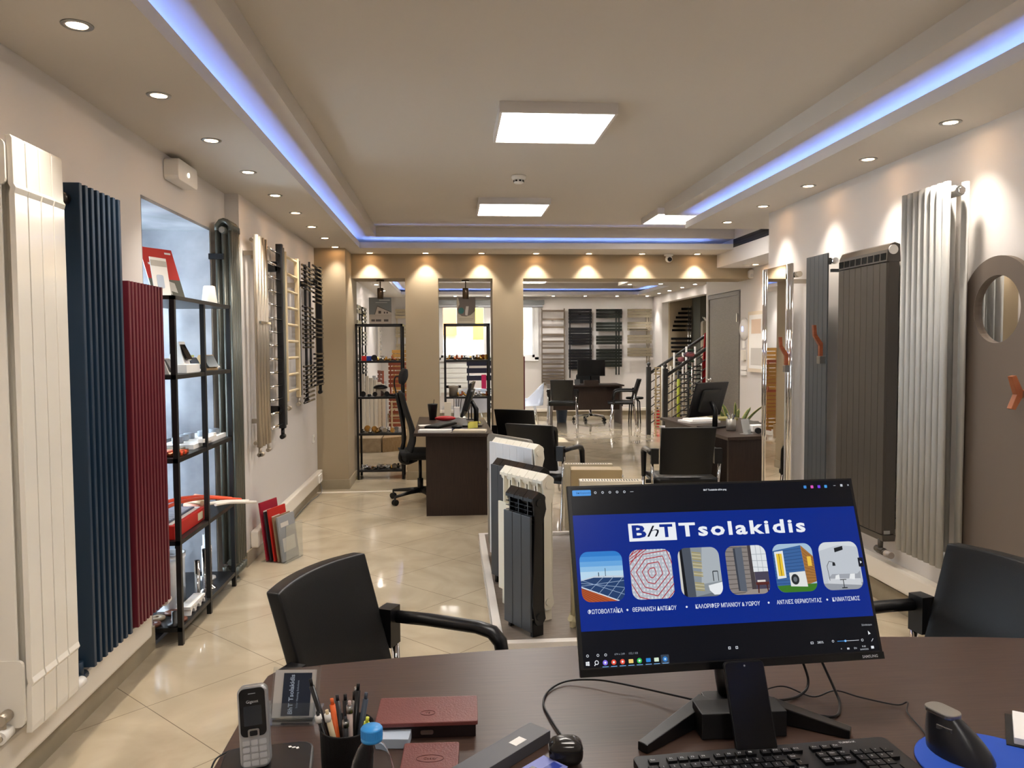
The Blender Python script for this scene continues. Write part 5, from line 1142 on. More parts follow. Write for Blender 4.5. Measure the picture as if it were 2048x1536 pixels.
# radiator display racks standing on the lowest steps
slat_rad('cream towel radiator rack between the stair posts', 3.30, 12.55, -.1, .14, .02, 1.12, (3, 14), .022, .03, .16, cream, depth=.04, floor=True)
def frame_rack(lab, x, y, z0, h, W, n, m, m2):
    t = thing('towel_radiator', lab, 'towel radiator', (x, y, z0), -.1)
    for px in (0, W): G().cyl((px, 0, 0), (px, 0, h), .016, n=10).build('post', m, t)
    for k in range(n): G().cyl((0, 0, .06+k*(h-.12)/max(n-1, 1)), (W, 0, .06+k*(h-.12)/max(n-1, 1)), .010, n=8).build('rung', m2, t)
frame_rack('white towel radiator standing on the floor before the first stair', 3.32, 12.10, .0008, 1.15, .13, 14, white, white)
frame_rack('white towel radiator with dark rungs standing on the first stair', 3.58, 12.35, .1758, 1.18, .14, 12, whitep, steelg)
frame_rack('dark towel radiator on the first stair between the white ones', 3.56, 12.05, .1758, .90, .16, 12, steelg, steelg)
frame_rack('grey towel radiator with green rungs on the second stair', 3.81, 12.45, .3508, 1.10, .14, 12, whitep, mat('forest_green', '2F5A40', .5))
frame_rack('slim chrome towel radiator on the second stair, nearest the red coat', 3.80, 12.1, .3508, .85, .15, 12, chrome, black)
item('yellow_level', 'lime yellow tube standing among the stair racks', 'tube', G().cyl((3.52, 11.90, .1766), (3.52, 11.90, .95), .025, n=12), mat('lime_yellow', 'C6D24A', .5))
t = thing('coat_stand', 'white coat stand with curled hooks at the top of the stairs', 'coat stand', (4.10, 12.2, .5258))
G().cyl((0, 0, 0), (0, 0, 1.55), .015).build('pole', white, t)
g = G()
for k in range(4): a = k*PI/2+.3; g.tube([(0, 0, 1.35), (.07*math.cos(a), .07*math.sin(a), 1.33), (.12*math.cos(a), .12*math.sin(a), 1.39)], .008, 6)
g.tube([(0, 0, 1.55), (.02, 0, 1.6), (-.01, 0, 1.65)], .014, 8); g.build('hook', white, t)
item('red_coat', 'long bright red coat hanging on the white coat stand by the stairs', 'coat', G().grid(lambda u, v: (4.13+(u-.5)*(.26+.10*(1-v)), 12.08+.02*math.sin(u*25), .80+.95*v-.10*abs(2*u-1)*v), 20, 10, lambda u, v: (4.13+(u-.5)*(.26+.10*(1-v)), 12.13+.02*math.sin(u*25), .80+.95*v-.10*abs(2*u-1)*v)), mat('red_cloth', 'B00A18', .8))
item('bundled_cloth', 'blue and pink bundled cloth draped over the nearer stair handrail', 'cloth', G().ball((3.62, 11.69, 1.33), .09, .05, .045).ball((3.50, 11.69, 1.26), .06, .045, .04), mat('mixed_cloth', '5C6074', .9, col2='D97F84', nscale=14))

# ================================================================== FOREGROUND DESK
DZ = .74; TZ = DZ+.0006
t = thing('office_desk', 'large wenge brown desk with a gently curved far edge in the foreground', 'desk', (0, 0, 0))
pts = [(-.425, .20), (-.423, 1.70), (-.418, 1.77), (-.40, 1.80)] + [(-.3, 1.822), (-.1, 1.852), (.1, 1.872), (.35, 1.886), (.7, 1.888), (1.0, 1.878), (1.3, 1.848), (1.55, 1.81), (1.60, 1.79), (1.60, .2)]
G().prism(pts, 'z', .712, DZ).build('desktop', deskwood, t, bevel=.002)
G().box(-.33, -.305, .3, 1.62, 0, .712).build('side_panel', darkwood, t); G().box(1.45, 1.475, .3, 1.62, 0, .712).build('side_panel', darkwood, t)
G().box(-.305, 1.45, 1.45, 1.47, .12, .712).build('modesty_panel', darkwood, t)

# ---- the big monitor
mon = thing('computer_monitor', 'large computer monitor showing a blue company page on the foreground desk', 'monitor', (.548, 1.50, TZ), math.radians(3.67))
MM = Matrix.Translation((.538, 1.499, 1.029)) @ Matrix.Rotation(math.radians(3.67), 4, 'Z') @ Matrix.Rotation(math.radians(-20.2), 4, 'X') @ Matrix.Rotation(math.radians(.18), 4, 'Y')
def scr(g, d=0): g.M = MM @ Matrix.Translation((0, -d, 0)); return g
g = scr(G()); g.box(-.3063, .3063, 0, .008, -.18, .18); g.build('panel', black, mon, bevel=.001, world=True)
g = scr(G()); g.box(-.3063, .3063, -.003, 0, -.18, -.1665); g.build('chin', mat('black_gloss', '08080A', .2), mon, world=True)
g = scr(G()); g.rbox(-.2, .2, .008, .045, -.13, .13, .03, 4, 'y'); g.build('rear_housing', black, mon, bevel=.004, world=True)
def em(name, c, s=1.0): return mat(name, '000000', .25, emit=s, ecol=c, spec=.3)
SC = {}
def E_(c, s=.42):
    k_ = 'screen_'+c
    if k_ not in SC: SC[k_] = em(k_, c, s)
    return SC[k_]
class Scr:
    def __init__(s): s.g = scr(G()); s.mats = []; s.d = 0
    def use(s, c, st=.42):
        m = E_(c, st)
        if m not in s.mats: s.mats.append(m)
        s.g.m = s.mats.index(m)
    def poly(s, pts, c, d, st=.42):
        s.use(c, st); s.g.add([(a/1000, -d/1000, b/1000) for a, b in pts], [tuple(range(len(pts)))], False); return s
    def rect(s, x0, x1, z0, z1, c, d, st=.42): return s.poly([(x0, z0), (x1, z0), (x1, z1), (x0, z1)], c, d, st)
    def disc(s, x, z, r, c, d, n=14): return s.poly([(x+r*math.cos(2*PI*k/n), z+r*math.sin(2*PI*k/n)) for k in range(n)], c, d)
    def text(s, body, x, z, size, c, d, **kw):
        s.use(c); sv = s.g.M; s.g.M = sv @ Matrix.Translation((x/1000, -d/1000, z/1000)) @ Matrix.Rotation(PI/2, 4, 'X'); s.g.text(body, size/1000, s.g.m, **kw); s.g.M = sv; return s
    def fit(s, body, x0, x1, z, size, c, d, bold=0, **kw):
        # text stretched to run exactly from x0 to x1
        s.use(c); n0 = len(s.g.v); sv = s.g.M; s.g.M = Matrix(); s.g.text(body, size/1000, s.g.m, bold=bold, align='LEFT', **kw)
        vv = s.g.v[n0:]; a = min(p.x for p in vv); b = max(p.x for p in vv); zc_ = 0
        k = (x1-x0)/1000/(b-a); s.g.M = sv
        for i in range(n0, len(s.g.v)): p = s.g.v[i]; s.g.v[i] = sv @ Vector(((x0/1000+(p.x-a)*k), -d/1000, z/1000+p.y))
        return s
def rr_(x0, x1, z0, z1, r): return rrect(x0, x1, z0, z1, r, 5)
s = Scr()
s.rect(-298.7, 300, -164, 176, '0B0D14', .3)
s.rect(-298.7, 300, -98.5, 121, '04288A', .5)
s.poly(rr_(-296, -258, 159.5, 171, 2), '4C9BE8', .5)
s.build = None
def SB(s, name): o = s.g.build(name, s.mats, mon, world=True); return o
SB(s, 'screen')
s = Scr(); s.text('Επεξεργασία', -273, 165, 5, '0D2A4C', .8)
for x in (-249, -234, -219, -204, -189): s.disc(x, 165.2, 2.6, 'C8CCD4', .7).disc(x, 165.2, 1.4, '14161C', .9)
s.rect(-177, -170, 164.6, 165.6, 'C8CCD4', .7)
s.text('BhT Tsolakidis all.hr.png', 2, 164, 5, 'E8ECF2', .7, bold=.0001)
for x, c in ((199, '3F8FE0'), (214.5, 'E05BC0'), (230, '7A3FE8'), (245, '4AA0E8')): s.poly(rr_(x-3, x+3, 161, 167, 1), c, .7)
s.rect(262.5, 267.5, 164.8, 165.6, 'C8CCD4', .7).rect(278, 283, 162.8, 167.8, 'C8CCD4', .7).text('×', 295.6, 165, 9, 'C8CCD4', .7)
SB(s, 'toolbar_lettering'); s = Scr()
# logo
s.poly(rr_(-188, -90, 66, 101, .5), 'F2F5FB', .8)
s.fit('B', -181, -152, 83.5, 34, '0A2C8E', 1.1, bold=.0012)
s.fit('T', -124, -97, 83.5, 34, '0A2C8E', 1.1, bold=.0012)
s.fit('h', -151, -126, 83.5, 32, '0B0F22', 1.4, bold=-.0002, shear=.35)
s.fit('Tsolakidis', -84, 185, 84, 37, 'F2F5FB', 1.1, bold=.0011, space=1.2)
SB(s, 'logo_lettering'); s = Scr()
for body, x0, x1 in (('ΦΩΤΟΒΟΛΤΑΪΚΑ', -283, -214), ('ΘΕΡΜΑΝΣΗ ΔΑΠΕΔΟΥ', -195, -106.5), ('ΚΑΛΟΡΙΦΕΡ ΜΠΑΝΙΟΥ & ΧΩΡΟΥ', -68, 65), ('ΑΝΤΛΙΕΣ ΘΕΡΜΟΤΗΤΑΣ', 100, 195), ('ΚΛΙΜΑΤΙΣΜΟΣ', 218, 277)):
    s.fit(body, x0, x1, -63.8, 11, 'E8EDF8', 1.1, bold=.00008)
for x in (-205, -86, 83, 207): s.disc(x, -63, 2, 'E8EDF8', 1.1)
SB(s, 'caption_lettering'); s = Scr()
for x in (-290, -270, -255): s.disc(x, -142.3, 2.6, 'C8CCD4', .7).disc(x, -142.3, 1.5, '14161C', .9)
s.text('674 x 249     152,1 KB', -215, -142.3, 5, '9AA0AA', .7)
for i, (x, c) in enumerate(((-291, 'F0F3F8'), (-274, 'F0F3F8'), (-257, '8A74E8'), (-240.5, 'E8503C'), (-223.5, 'E8503C'), (-207, 'F2D27A'), (-190.5, '35C45A'), (-173, '2F86D8'), (-157, 'D8EBD2'), (-140, '2F7CC8'))):
    if i == 9: s.poly(rr_(x-8, x+8, -164, -148, .5), '3A4452', .5)
    if i == 0:
        for a, b in ((-3, .3), (.3, -3)): pass
        s.rect(x-3.4, x-.2, -155.9, -152.8, c, .8).rect(x+.2, x+3.6, -155.9, -152.4, c, .8).rect(x-3.4, x-.2, -159.4, -156.3, c, .8).rect(x+.2, x+3.6, -159.8, -156.3, c, .8)
    elif i == 1: s.disc(x+.6, -155, 4, c, .8).disc(x+.6, -155, 2.7, '0B0D14', 1.0).poly([(x-4.5, -160), (x-3.5, -161), (x-1.2, -158.2), (x-2.2, -157.2)], c, .8)
    elif i in (5, 7, 8): s.poly(rr_(x-4.5, x+4.5, -159.5, -152.5, .8), c, .8)
    else: s.disc(x, -156, 4.8, c, .8).disc(x, -156, 2, 'F4F6FA' if i != 9 else 'BFE2FF', 1.0)
    if i > 1: s.rect(x-6, x+6, -164, -162.8, '7FB4E8', .8)
for x in (-9.4, 5.4): s.rect(x-2.5, x+2.5, -145.5, -140.5, 'C8CCD4', .7).rect(x-1.2, x+1.2, -144.2, -141.8, '14161C', .9)
s.rect(157.8, 163.8, -145, -140.6, 'C8CCD4', .7).rect(159, 162.6, -144, -141.6, '14161C', .9).text('285%', 178.4, -142.9, 6, 'E8ECF2', .7).disc(205, -142, 2.4, 'C8CCD4', .7).disc(205, -142, 1.5, '14161C', .9).rect(214, 231, -143.2, -142.2, '4C9BE8', .7).rect(231, 260, -143.2, -142.2, 'C8CCD4', .7).disc(231, -142.8, 2.2, '7FC0FF', .9).disc(267, -143, 2.6, 'C8CCD4', .7).disc(267, -143, 1.6, '14161C', .9).poly([(285.5, -146.5), (287, -146.5), (291, -141.5), (289.6, -141)], 'C8CCD4', .7)
s.poly([(282, -126), (282, -134), (284, -132.4), (287, -132.2)], 'F4F6FA', .9).text('Σύνδεσμοι', 282, -115, 4.5, 'C8CCD4', .7)
SB(s, 'taskbar_icons'); s = Scr()
s.text('^', 220, -158, 6, 'C8CCD4', .7).rect(232, 237, -159, -155.5, 'C8CCD4', .7).text('EN', 249.6, -157.4, 5, 'C8CCD4', .7).text('9:10', 268, -155, 4.5, 'E8ECF2', .7).text('26/04/2025', 268, -160.4, 4, 'C8CCD4', .7).rect(283, 289, -160, -155, 'E8ECF2', .7)
SB(s, 'taskbar_lettering')
# six little pictures
def clip(pts, x0, x1, z0, z1):
    for ax, lim, sg in ((0, x0, 1), (0, x1, -1), (1, z0, 1), (1, z1, -1)):
        out = []
        for i in range(len(pts)):
            a, b = pts[i], pts[(i+1) % len(pts)]; ia, ib = (a[ax]-lim)*sg >= 0, (b[ax]-lim)*sg >= 0
            if ia: out.append(a)
            if ia != ib: k = (lim-a[ax])/(b[ax]-a[ax]); out.append((a[0]+(b[0]-a[0])*k, a[1]+(b[1]-a[1])*k))
        pts = out
        if not pts: return []
    return pts
def clip_rr(pts, x0, x1, z0, z1, r=17):
    # clip a convex polygon against the rounded picture outline
    R = rrect(x0, x1, z0, z1, r, 6)
    for i in range(len(R)):
        (ax, az), (bx, bz) = R[i], R[(i+1) % len(R)]
        if abs(ax-bx)+abs(az-bz) < 1e-6: continue
        f = lambda p: (bx-ax)*(p[1]-az)-(bz-az)*(p[0]-ax)
        out = []
        for j in range(len(pts)):
            a, b = pts[j], pts[(j+1) % len(pts)]; fa, fb = f(a), f(b)
            if fa >= 0: out.append(a)
            if (fa >= 0) != (fb >= 0): k = fa/(fa-fb); out.append((a[0]+(b[0]-a[0])*k, a[1]+(b[1]-a[1])*k))
        pts = out
        if len(pts) < 3: return []
    return pts
def picture(x0, name, draw):
    x1, z0, z1 = x0+85.5, -45.5, 49.5; s = Scr(); dd = [1.0]
    W, Hh = x1-x0, z1-z0
    def P(pts, c):
        q = clip_rr([(x0+a*W, z0+b*Hh) for a, b in pts], x0, x1, z0, z1)
        if len(q) > 2: s.poly(q, c, dd[0]); dd[0] += .012
    draw(P); SB(s, name)
def Rc(a, b, c, d): return [(a, c), (b, c), (b, d), (a, d)]
def line(a, b, w_):
    dx, dz = b[0]-a[0], b[1]-a[1]; L = math.hypot(dx, dz) or 1; nx, nz = -dz/L*w_/2, dx/L*w_/2
    return [(a[0]+nx, a[1]+nz), (b[0]+nx, b[1]+nz), (b[0]-nx, b[1]-nz), (a[0]-nx, a[1]-nz)]
def pic1(P):
    for i, c in enumerate(('2F7FD0', '4A94DC', '6AAAE4', '92C4EC', 'BCDCF2')): P(Rc(0, 1, .9-.1*i-.1 if i < 4 else .4, 1-.1*i), c)
    P([(0, 0), (1, 0), (1, .5), (.35, .52), (0, .44)], '23406E'); P([(0, .44), (.35, .52), (1, .5), (1, .46), (.3, .48), (0, .42)], 'C9D4E0')
    P([(0, .0), (.85, .0), (0, .28)], 'B4562E')
    for k in range(7): P(line((.02+.1*k, 0), (0, .06+.035*k), .012), '8A3C1E')
    P(line((0, .3), (.92, -.02), .022), 'DDE4EC')
    for k in range(4): P(line((.18+.2*k, .22-.07*k), (.55+.22*k, .5-.01*k), .010), '9DB3D2')
    for k in range(3): P(line((0, .36-.02*k+.04*(2-k)), (1, .12+.14*k), .009), '9DB3D2')
    P(line((.42, .5), (.42, .58), .02), '334455'); P(line((.58, .5), (.58, .66), .014), '334455')
def pic2(P):
    P(Rc(0, 1, 0, 1), 'B9BEC8')
    for i in range(12):
        for j in range(13): P([(.04+i*.083-.025, .03+j*.08), (.04+i*.083, .03+j*.08+.03), (.04+i*.083+.025, .03+j*.08), (.04+i*.083, .03+j*.08-.03)], 'DCE0E6')
    for k in range(6):
        r = .08+.12*k; q = [(.5-r*1.15, .55), (.5-r*.4, .55+r*.8), (.5+r*.9, .55+r*.95), (.5+r*1.3, .5), (.5+r*.2, .5-r*1.0), (.5-r*.6, .5-r*.8)]
        for a in range(6): P(line(q[a], q[(a+1) % 6], .018), 'B02A38')
    for k in range(5): P(line((0, .75+.06*k), (.45, 1.02+.05*k), .016), 'B02A38')
def pic3(P):
    P(Rc(0, 1, 0, 1), '8E969C'); P([(.5, .25), (1, .3), (1, 1), (.6, 1)], 'AEB6BC'); P(Rc(0, .07, 0, 1), 'D4D2CC'); P([(.06, 0), (.14, 0), (.11, 1), (.05, 1)], '14161A'); P([(.14, 0), (.34, 0), (.32, 1), (.11, 1)], '4E5560')
    for a, n in ((.92, 5), (.72, 4), (.52, 3), (.30, 5)):
        for k in range(n): P([(.34, a-.035*k), (.56, a-.03-.035*k), (.56, a-.052-.035*k), (.34, a-.025-.035*k)], 'C9BC8A' if k % 2 else 'A89B68')
    P([(.0, 0), (1, 0), (1, .12), (.6, .05), (.3, .0)], '6E767E'); P([(.66, .22), (1, .28), (1, .03), (.78, .03), (.68, .12)], 'EEF1F4')
    P(line((.80, .3), (.80, .5), .02), '2A2E32'); P(line((.80, .5), (.92, .5), .02), '2A2E32'); P(line((.92, .5), (.92, .3), .015), '2A2E32')
def pic4(P):
    P(Rc(0, 1, 0, 1), '8C8480')
    for k in range(11): P(line((0, .03+.095*k), (.55, .05+.09*k), .014), '5E5754')
    P([(.22, .08), (.42, .06), (.42, .98), (.20, .95)], '5D6470'); P([(.22, .08), (.26, .08), (.25, .95), (.20, .95)], '3D424C')
    P([(.55, 0), (.66, .1), (.64, 1), (.56, 1)], '4A4346'); P(Rc(.66, 1, .1, .45), '4B4658'); P(Rc(.64, 1, .45, 1), 'E4E8EC')
    for k in range(3): P(line((.64, .55+.13*k), (1, .53+.14*k), .012), 'AAB2B8')
    for x in (.76, .88): P(line((x, .45), (x, 1), .012), 'AAB2B8')
    P([(.3, 0), (1, 0), (1, .1), (.5, .1)], '9A908A'); P(Rc(.66, .98, .18, .24), '5C2E2A'); P(line((.7, .02), (.72, .2), .03), '4A2422'); P(line((.94, .02), (.92, .2), .03), '4A2422'); P(Rc(.7, .9, .24, .28), 'E4DCD4')
def pic5(P):
    P(Rc(0, 1, 0, 1), 'A9C4DC'); P([(.0, .12), (.76, .12), (.72, .96), (.0, .86)], '3D66A0')
    for k in range(11): P(line((.0, .18+.065*k), (.74, .18+.072*k), .010), '27497C')
    P([(.72, .96), (.76, .14), (1, .2), (1, .72)], 'A8743C')
    for k in range(10): P(line((.74, .2+.075*k), (1, .22+.05*k), .008), '744B20')
    P(Rc(.84, .94, .52, .72), 'F2C84A'); P([(.04, .28), (.26, .3), (.26, .86), (.04, .84)], 'E8ECEE'); P(Rc(.08, .22, .34, .8), 'F0C93C'); P(line((.15, .34), (.15, .8), .012), '2E2A1A')
    P([(.0, 0), (1, 0), (1, .16), (0, .14)], '3F7A28'); P([(.34, .12), (.76, .10), (.74, .42), (.34, .40)], 'E4E6E4')
    P([(.47+.1*math.cos(2*PI*k/14), .26+.11*math.sin(2*PI*k/14)) for k in range(14)], '2B2F33'); P([(.47+.05*math.cos(2*PI*k/10), .26+.055*math.sin(2*PI*k/10)) for k in range(10)], '6A7076')
def pic6(P):
    P(Rc(0, 1, 0, 1), 'C4CAD2'); P([(.0, .82), (.5, .93), (1, .88), (1, 1), (0, 1)], 'D8DDE2'); P(Rc(0, 1, 0, .14), '9A9EA6'); P([(.40, .78), (.62, .83), (.62, .91), (.40, .87)], '1E2226')
    P([(.12, .18), (.95, .12), (.97, .38), (.88, .32), (.25, .33), (.18, .28)], 'A4A8B0'); P([(.12, .14), (.95, .08), (.95, .22), (.12, .24)], 'D2D5DA'); P([(.3, .22), (.42, .22), (.42, .32), (.33, .3)], 'EEF0F2'); P([(.66, .22), (.8, .2), (.82, .32), (.7, .32)], 'EEF0F2')
    P(line((.17, .2), (.15, .5), .012), '3A3E44'); P(line((.15, .5), (.22, .6), .012), '3A3E44'); P(line((.22, .6), (.34, .57), .012), '3A3E44'); P([(.29, .50), (.37, .50), (.36, .57), (.30, .57)], '23272B')
    P(Rc(.42, .58, .2, .215), '1E2226'); P(line((.5, .05), (.5, .2), .018), '1E2226'); P(Rc(.44, .58, .03, .05), '1E2226')
for x0, n, f in ((-292, 'solar_picture', pic1), (-192.3, 'floor_heating_picture', pic2), (-92.8, 'bathroom_picture', pic3), (6, 'room_picture', pic4), (106, 'heat_pump_picture', pic5), (205.5, 'living_room_picture', pic6)): picture(x0, n, f)
s = Scr(); s.poly(rr_(286, 297, -2, 16, 1), '0E1220', 3.4).poly([(290, 4), (290, 10), (294, 7)], 'E8ECF2', 3.5); SB(s, 'next_button')
g = scr(G(), .0034); sv = g.M; g.M = sv @ Matrix.Translation((.276, 0, -.1740)) @ Matrix.Rotation(PI/2, 4, 'X'); g.text('SAMSUNG', .0072, 0, bold=.0001); g.build('brand_lettering', mat('silver_print', 'B9BCC0', .4), mon, world=True)
g = G().tube([(.548, 1.545, .98), (.55, 1.565, .90), (.553, 1.535, .80), (.553, 1.51, .770)], [.035, .032, .03, .032], 12, flat=.6); g.build('stand_neck', black, mon, world=True)
g = G()
for a, b in (((.50, 1.49), (.341, 1.368)), ((.60, 1.49), (.744, 1.387))):
    d = Vector((b[0]-a[0], b[1]-a[1], 0)).normalized(); n_ = Vector((-d.y, d.x, 0))*.011
    A, B = Vector((*a, 0)), Vector((*b, 0)); q = [A-n_*1.6, B-n_, B+n_, A+n_*1.6]
    g = G(); g.add([(p.x, p.y, TZ) for p in q]+[(q[0].x, q[0].y, .782), (q[1].x, q[1].y, .757), (q[2].x, q[2].y, .757), (q[3].x, q[3].y, .782)], [(0, 3, 2, 1), (4, 5, 6, 7), (0, 1, 5, 4), (1, 2, 6, 5), (2, 3, 7, 6), (3, 0, 4, 7)], False)
    g.build('stand_foot', black, mon, bevel=.002, world=True)
G().rbox(.50, .605, 1.465, 1.53, TZ, .775, .01).build('stand_hub', black, mon, bevel=.002, world=True)
tag(G().box(.462, .626, 1.40, 1.46, TZ, .79).build('black_box', mat('matt_black_card', '141416', .5), bevel=.002), 'small black box in front of the large monitor stand, behind the smartphone', 'box')
# smartphone on a stand
ph = thing('smartphone', 'black smartphone propped upright in front of the large monitor', 'smartphone', (.541, 1.325, TZ), .03)
PM = Matrix.Rotation(math.radians(-26), 4, 'X')
def pg(): g = G(); g.M = Matrix.Translation((0, 0, .004)) @ PM; return g
pg().rbox(-.0385, .0385, 0, .009, 0, .163, .008, 4, 'y').build('phone_body', mat('phone_frame', '1C1D20', .3, .5), ph, bevel=.0015)
g = pg(); g.M = g.M @ Matrix.Translation((0, -.0006, 0)); g.rbox(-.036, .036, -.0004, .0004, .003, .160, .006, 4, 'y').build('phone_screen', mat('phone_glass', '0A0A0C', .15), ph)
g = pg(); g.cyl((0, -.0008, .154), (0, -.0012, .154), .0018, n=10).build('front_camera', mat('lens_grey', '8A8D92', .2), ph)
# keyboard
kb = thing('keyboard', 'black computer keyboard at the bottom edge of the foreground desk', 'keyboard', (.565, 1.194, TZ), math.radians(3.5))
G().rbox(-.245, .235, -.02, .148, 0, .016, .012).build('case', mat('keyboard_black', '19191B', .4), kb, bevel=.003)
kg = mat('key_black', '111113', .35); kw_ = mat('key_legend', 'C8CACC', .5)
rows = [(.118, [('Esc', -.215)] + [(f'F{i+1}', -.182+.0195*i+(.008 if i > 3 else 0)+(.008 if i > 7 else 0)) for i in range(12)] + [('Prt', .083), ('Scr', .103), ('Pse', .123)])]
rows.append((.094, [(c, -.222+.0187*i) for i, c in enumerate('`1234567890-=')] + [('Del', .03)] + [('Ins', .083), ('Hm', .103), ('PU', .123), ('N', .148), ('/', .167), ('*', .186), ('-', .205)]))
rows.append((.075, [('Tab', -.220)] + [(c, -.196+.0187*i) for i, c in enumerate('QWERTYUIOP[]')] + [('\\', .035), ('Del', .083), ('End', .103), ('PD', .123), ('7', .148), ('8', .167), ('9', .186), ('+', .205)]))
rows.append((.056, [('Cap', -.219)] + [(c, -.191+.0187*i) for i, c in enumerate("ASDFGHJKL;'")] + [('Ent', .027), ('4', .148), ('5', .167), ('6', .186)]))
rows.append((.037, [('Sh', -.215)] + [(c, -.182+.0187*i) for i, c in enumerate('ZXCVBNM,./')] + [('Sh', .02), ('^', .103), ('1', .148), ('2', .167), ('3', .186), ('En', .205)]))
rows.append((.018, [('Ct', -.219), ('W', -.198), ('Alt', -.177), ('', -.10), ('Alt', -.03), ('Fn', -.01), ('Ct', .02), ('<', .083), ('v', .103), ('>', .123), ('0', .157), ('.', .186)]))
nkeys = 0
for y, ks in rows:
    for lab_, x in ks:
        w_ = .007 if lab_ else .045; h_ = .0065 if y > .11 else .0078
        g = G().box(x-w_-.001, x+w_+.001, y-h_, y+h_, .015, .022); g.m = 1
        if lab_ and y > .05: g.at((x-.001, y+.001, .0224)).text(lab_, .0062, 1, bold=.0001)
        if nkeys < 99: g.build('key', [kg, kw_], kb, bevel=0)
        nkeys += 1
g = G(); g.at((.155, .136, .0163)).text('TURBO-X', .0072, 0, bold=.0002); g.build('keyboard_lettering', kw_, kb)
# mouse pad and vertical mouse
tag(G().lathe([(.122, 0), (.122, .003), (.119, .004), (0, .004)], (.935, 1.262, TZ), 48).build('mouse_pad', mat('cobalt_pad', '1F4FB8', .65)), 'round cobalt blue mouse pad at the right of the foreground desk', 'mouse pad')
ms = thing('computer_mouse', 'black vertical mouse standing on the round blue mouse pad', 'mouse', (.905, 1.305, TZ+.0045), .32)
def mf(u, v):
    # u round the body, v bottom to top
    a = 2*PI*u; zt = v; k = (1-.55*v**1.5); 
    x = .036*k*math.cos(a)*(1.25-.25*v)-.020*v**1.3; y = .060*k*math.sin(a)+.022*v; return (x, y, .072*v**.9)
g = G().grid(mf, 26, 12); n0 = len(g.v)
g.add([mf(k/26, 1) for k in range(26)], [tuple(range(26))], True).add([mf(k/26, 0) for k in range(26)], [tuple(range(26))[::-1]], True)
g.build('mouse_shell', mat('mouse_graphite', '1F2023', .32), ms)
G().at((-.019, .022, .073)).rbox(-.02, .02, -.030, .030, -.005, .003, .016, 5).build('silver_edge', alu, ms, bevel=.002)
G().at((-.034, .005, .05), rz=.2).box(-.004, .004, -.014, .014, -.004, .004).build('side_buttons', alu, ms, bevel=.001)
tag(G().tube(spline([(.885, 1.372, TZ+.003), (.892, 1.40, TZ+.003), (.902, 1.463, TZ+.004), (.918, 1.49, TZ+.012), (.90, 1.50, TZ+.003), (.837, 1.525, TZ+.010), (.792, 1.542, TZ+.018), (.748, 1.551, TZ+.003), (.70, 1.585, TZ+.012), (.64, 1.566, TZ+.012)], 8), .0016, 6).build('mouse_cable', black), 'thin black mouse cable looping behind the vertical mouse', 'cable')
for i, p in enumerate(([(.735, 1.60, .83), (.753, 1.582, .765), (.724, 1.558, TZ+.004), (.665, 1.535, TZ+.006), (.61, 1.55, TZ+.006)], [(.775, 1.60, .83), (.79, 1.545, .765), (.786, 1.51, TZ+.003), (.75, 1.462, TZ+.003), (.700, 1.480, TZ+.003), (.64, 1.50, TZ+.006)])):
    tag(G().tube(spline(p, 8), .0028, 8).build('monitor_cable', black), f'black monitor cable curving down behind the large monitor, {["left", "right"][i]} one of two', 'cable')
tag(G().tube(spline([(.199, 1.382, TZ+.006), (.203, 1.42, TZ+.004), (.190, 1.50, TZ+.004), (.184, 1.57, TZ+.003), (.203, 1.63, TZ+.003), (.245, 1.665, TZ+.006), (.30, 1.655, TZ+.012), (.345, 1.63, TZ+.015), (.404, 1.60, TZ+.012), (.49, 1.53, TZ+.016)], 8), .0022, 8).build('charging_cable', black), 'black charging cable looping from the earbuds case to behind the large monitor', 'cable')
t = thing('earbuds_case', 'glossy dark earbuds charging case on the foreground desk', 'earbuds case', (.197, 1.345, TZ), -.05)
def sq(u, v): 
    a = 2*PI*u; b = PI*v; f = lambda q, e: math.copysign(abs(q)**e, q)
    return (.0305*f(math.cos(a), .55)*f(math.sin(b), .6), .024*f(math.sin(a), .55)*f(math.sin(b), .6), .0225-.0225*f(math.cos(b), .7))
G().grid(sq, 28, 14).build('case_shell', mat('gunmetal_gloss', '3A3836', .15, .6), t)
G().at((0, 0, .029)).prism([(.0308*math.copysign(abs(math.cos(2*PI*k/28))**.55, math.cos(2*PI*k/28)), .0243*math.copysign(abs(math.sin(2*PI*k/28))**.55, math.sin(2*PI*k/28))) for k in range(28)], 'z', -.0004, .0004).build('lid_seam', black, t)
# boxes near the centre
bx = thing('phone_box', 'long dark grey phone box with a price sticker lying on the foreground desk', 'box', (.088, 1.362, TZ), math.radians(45))
G().box(-.105, .105, -.024, .026, 0, .022).build('carton', mat('dark_grey_card', '55555A', .45), bx, bevel=.001)
G().box(.02, .05, -.012, .006, .022, .0224).build('price_sticker', paper, bx)
bx2 = thing('phone_box', 'pale blue phone box with a printed phone picture at the bottom edge', 'box', (.150, 1.300, TZ), math.radians(42))
G().box(-.07, .035, -.028, .028, 0, .016).build('carton', mat('periwinkle_card', '8088C8', .5), bx2, bevel=.001)
G().box(-.04, -.005, -.022, .018, .016, .0163).build('printed_phone', mat('print_navy', '1C2038', .3), bx2); G().box(.0, .03, -.02, .0, .016, .0163).build('printed_text', mat('print_deep_blue', '2B3F9A', .4), bx2)
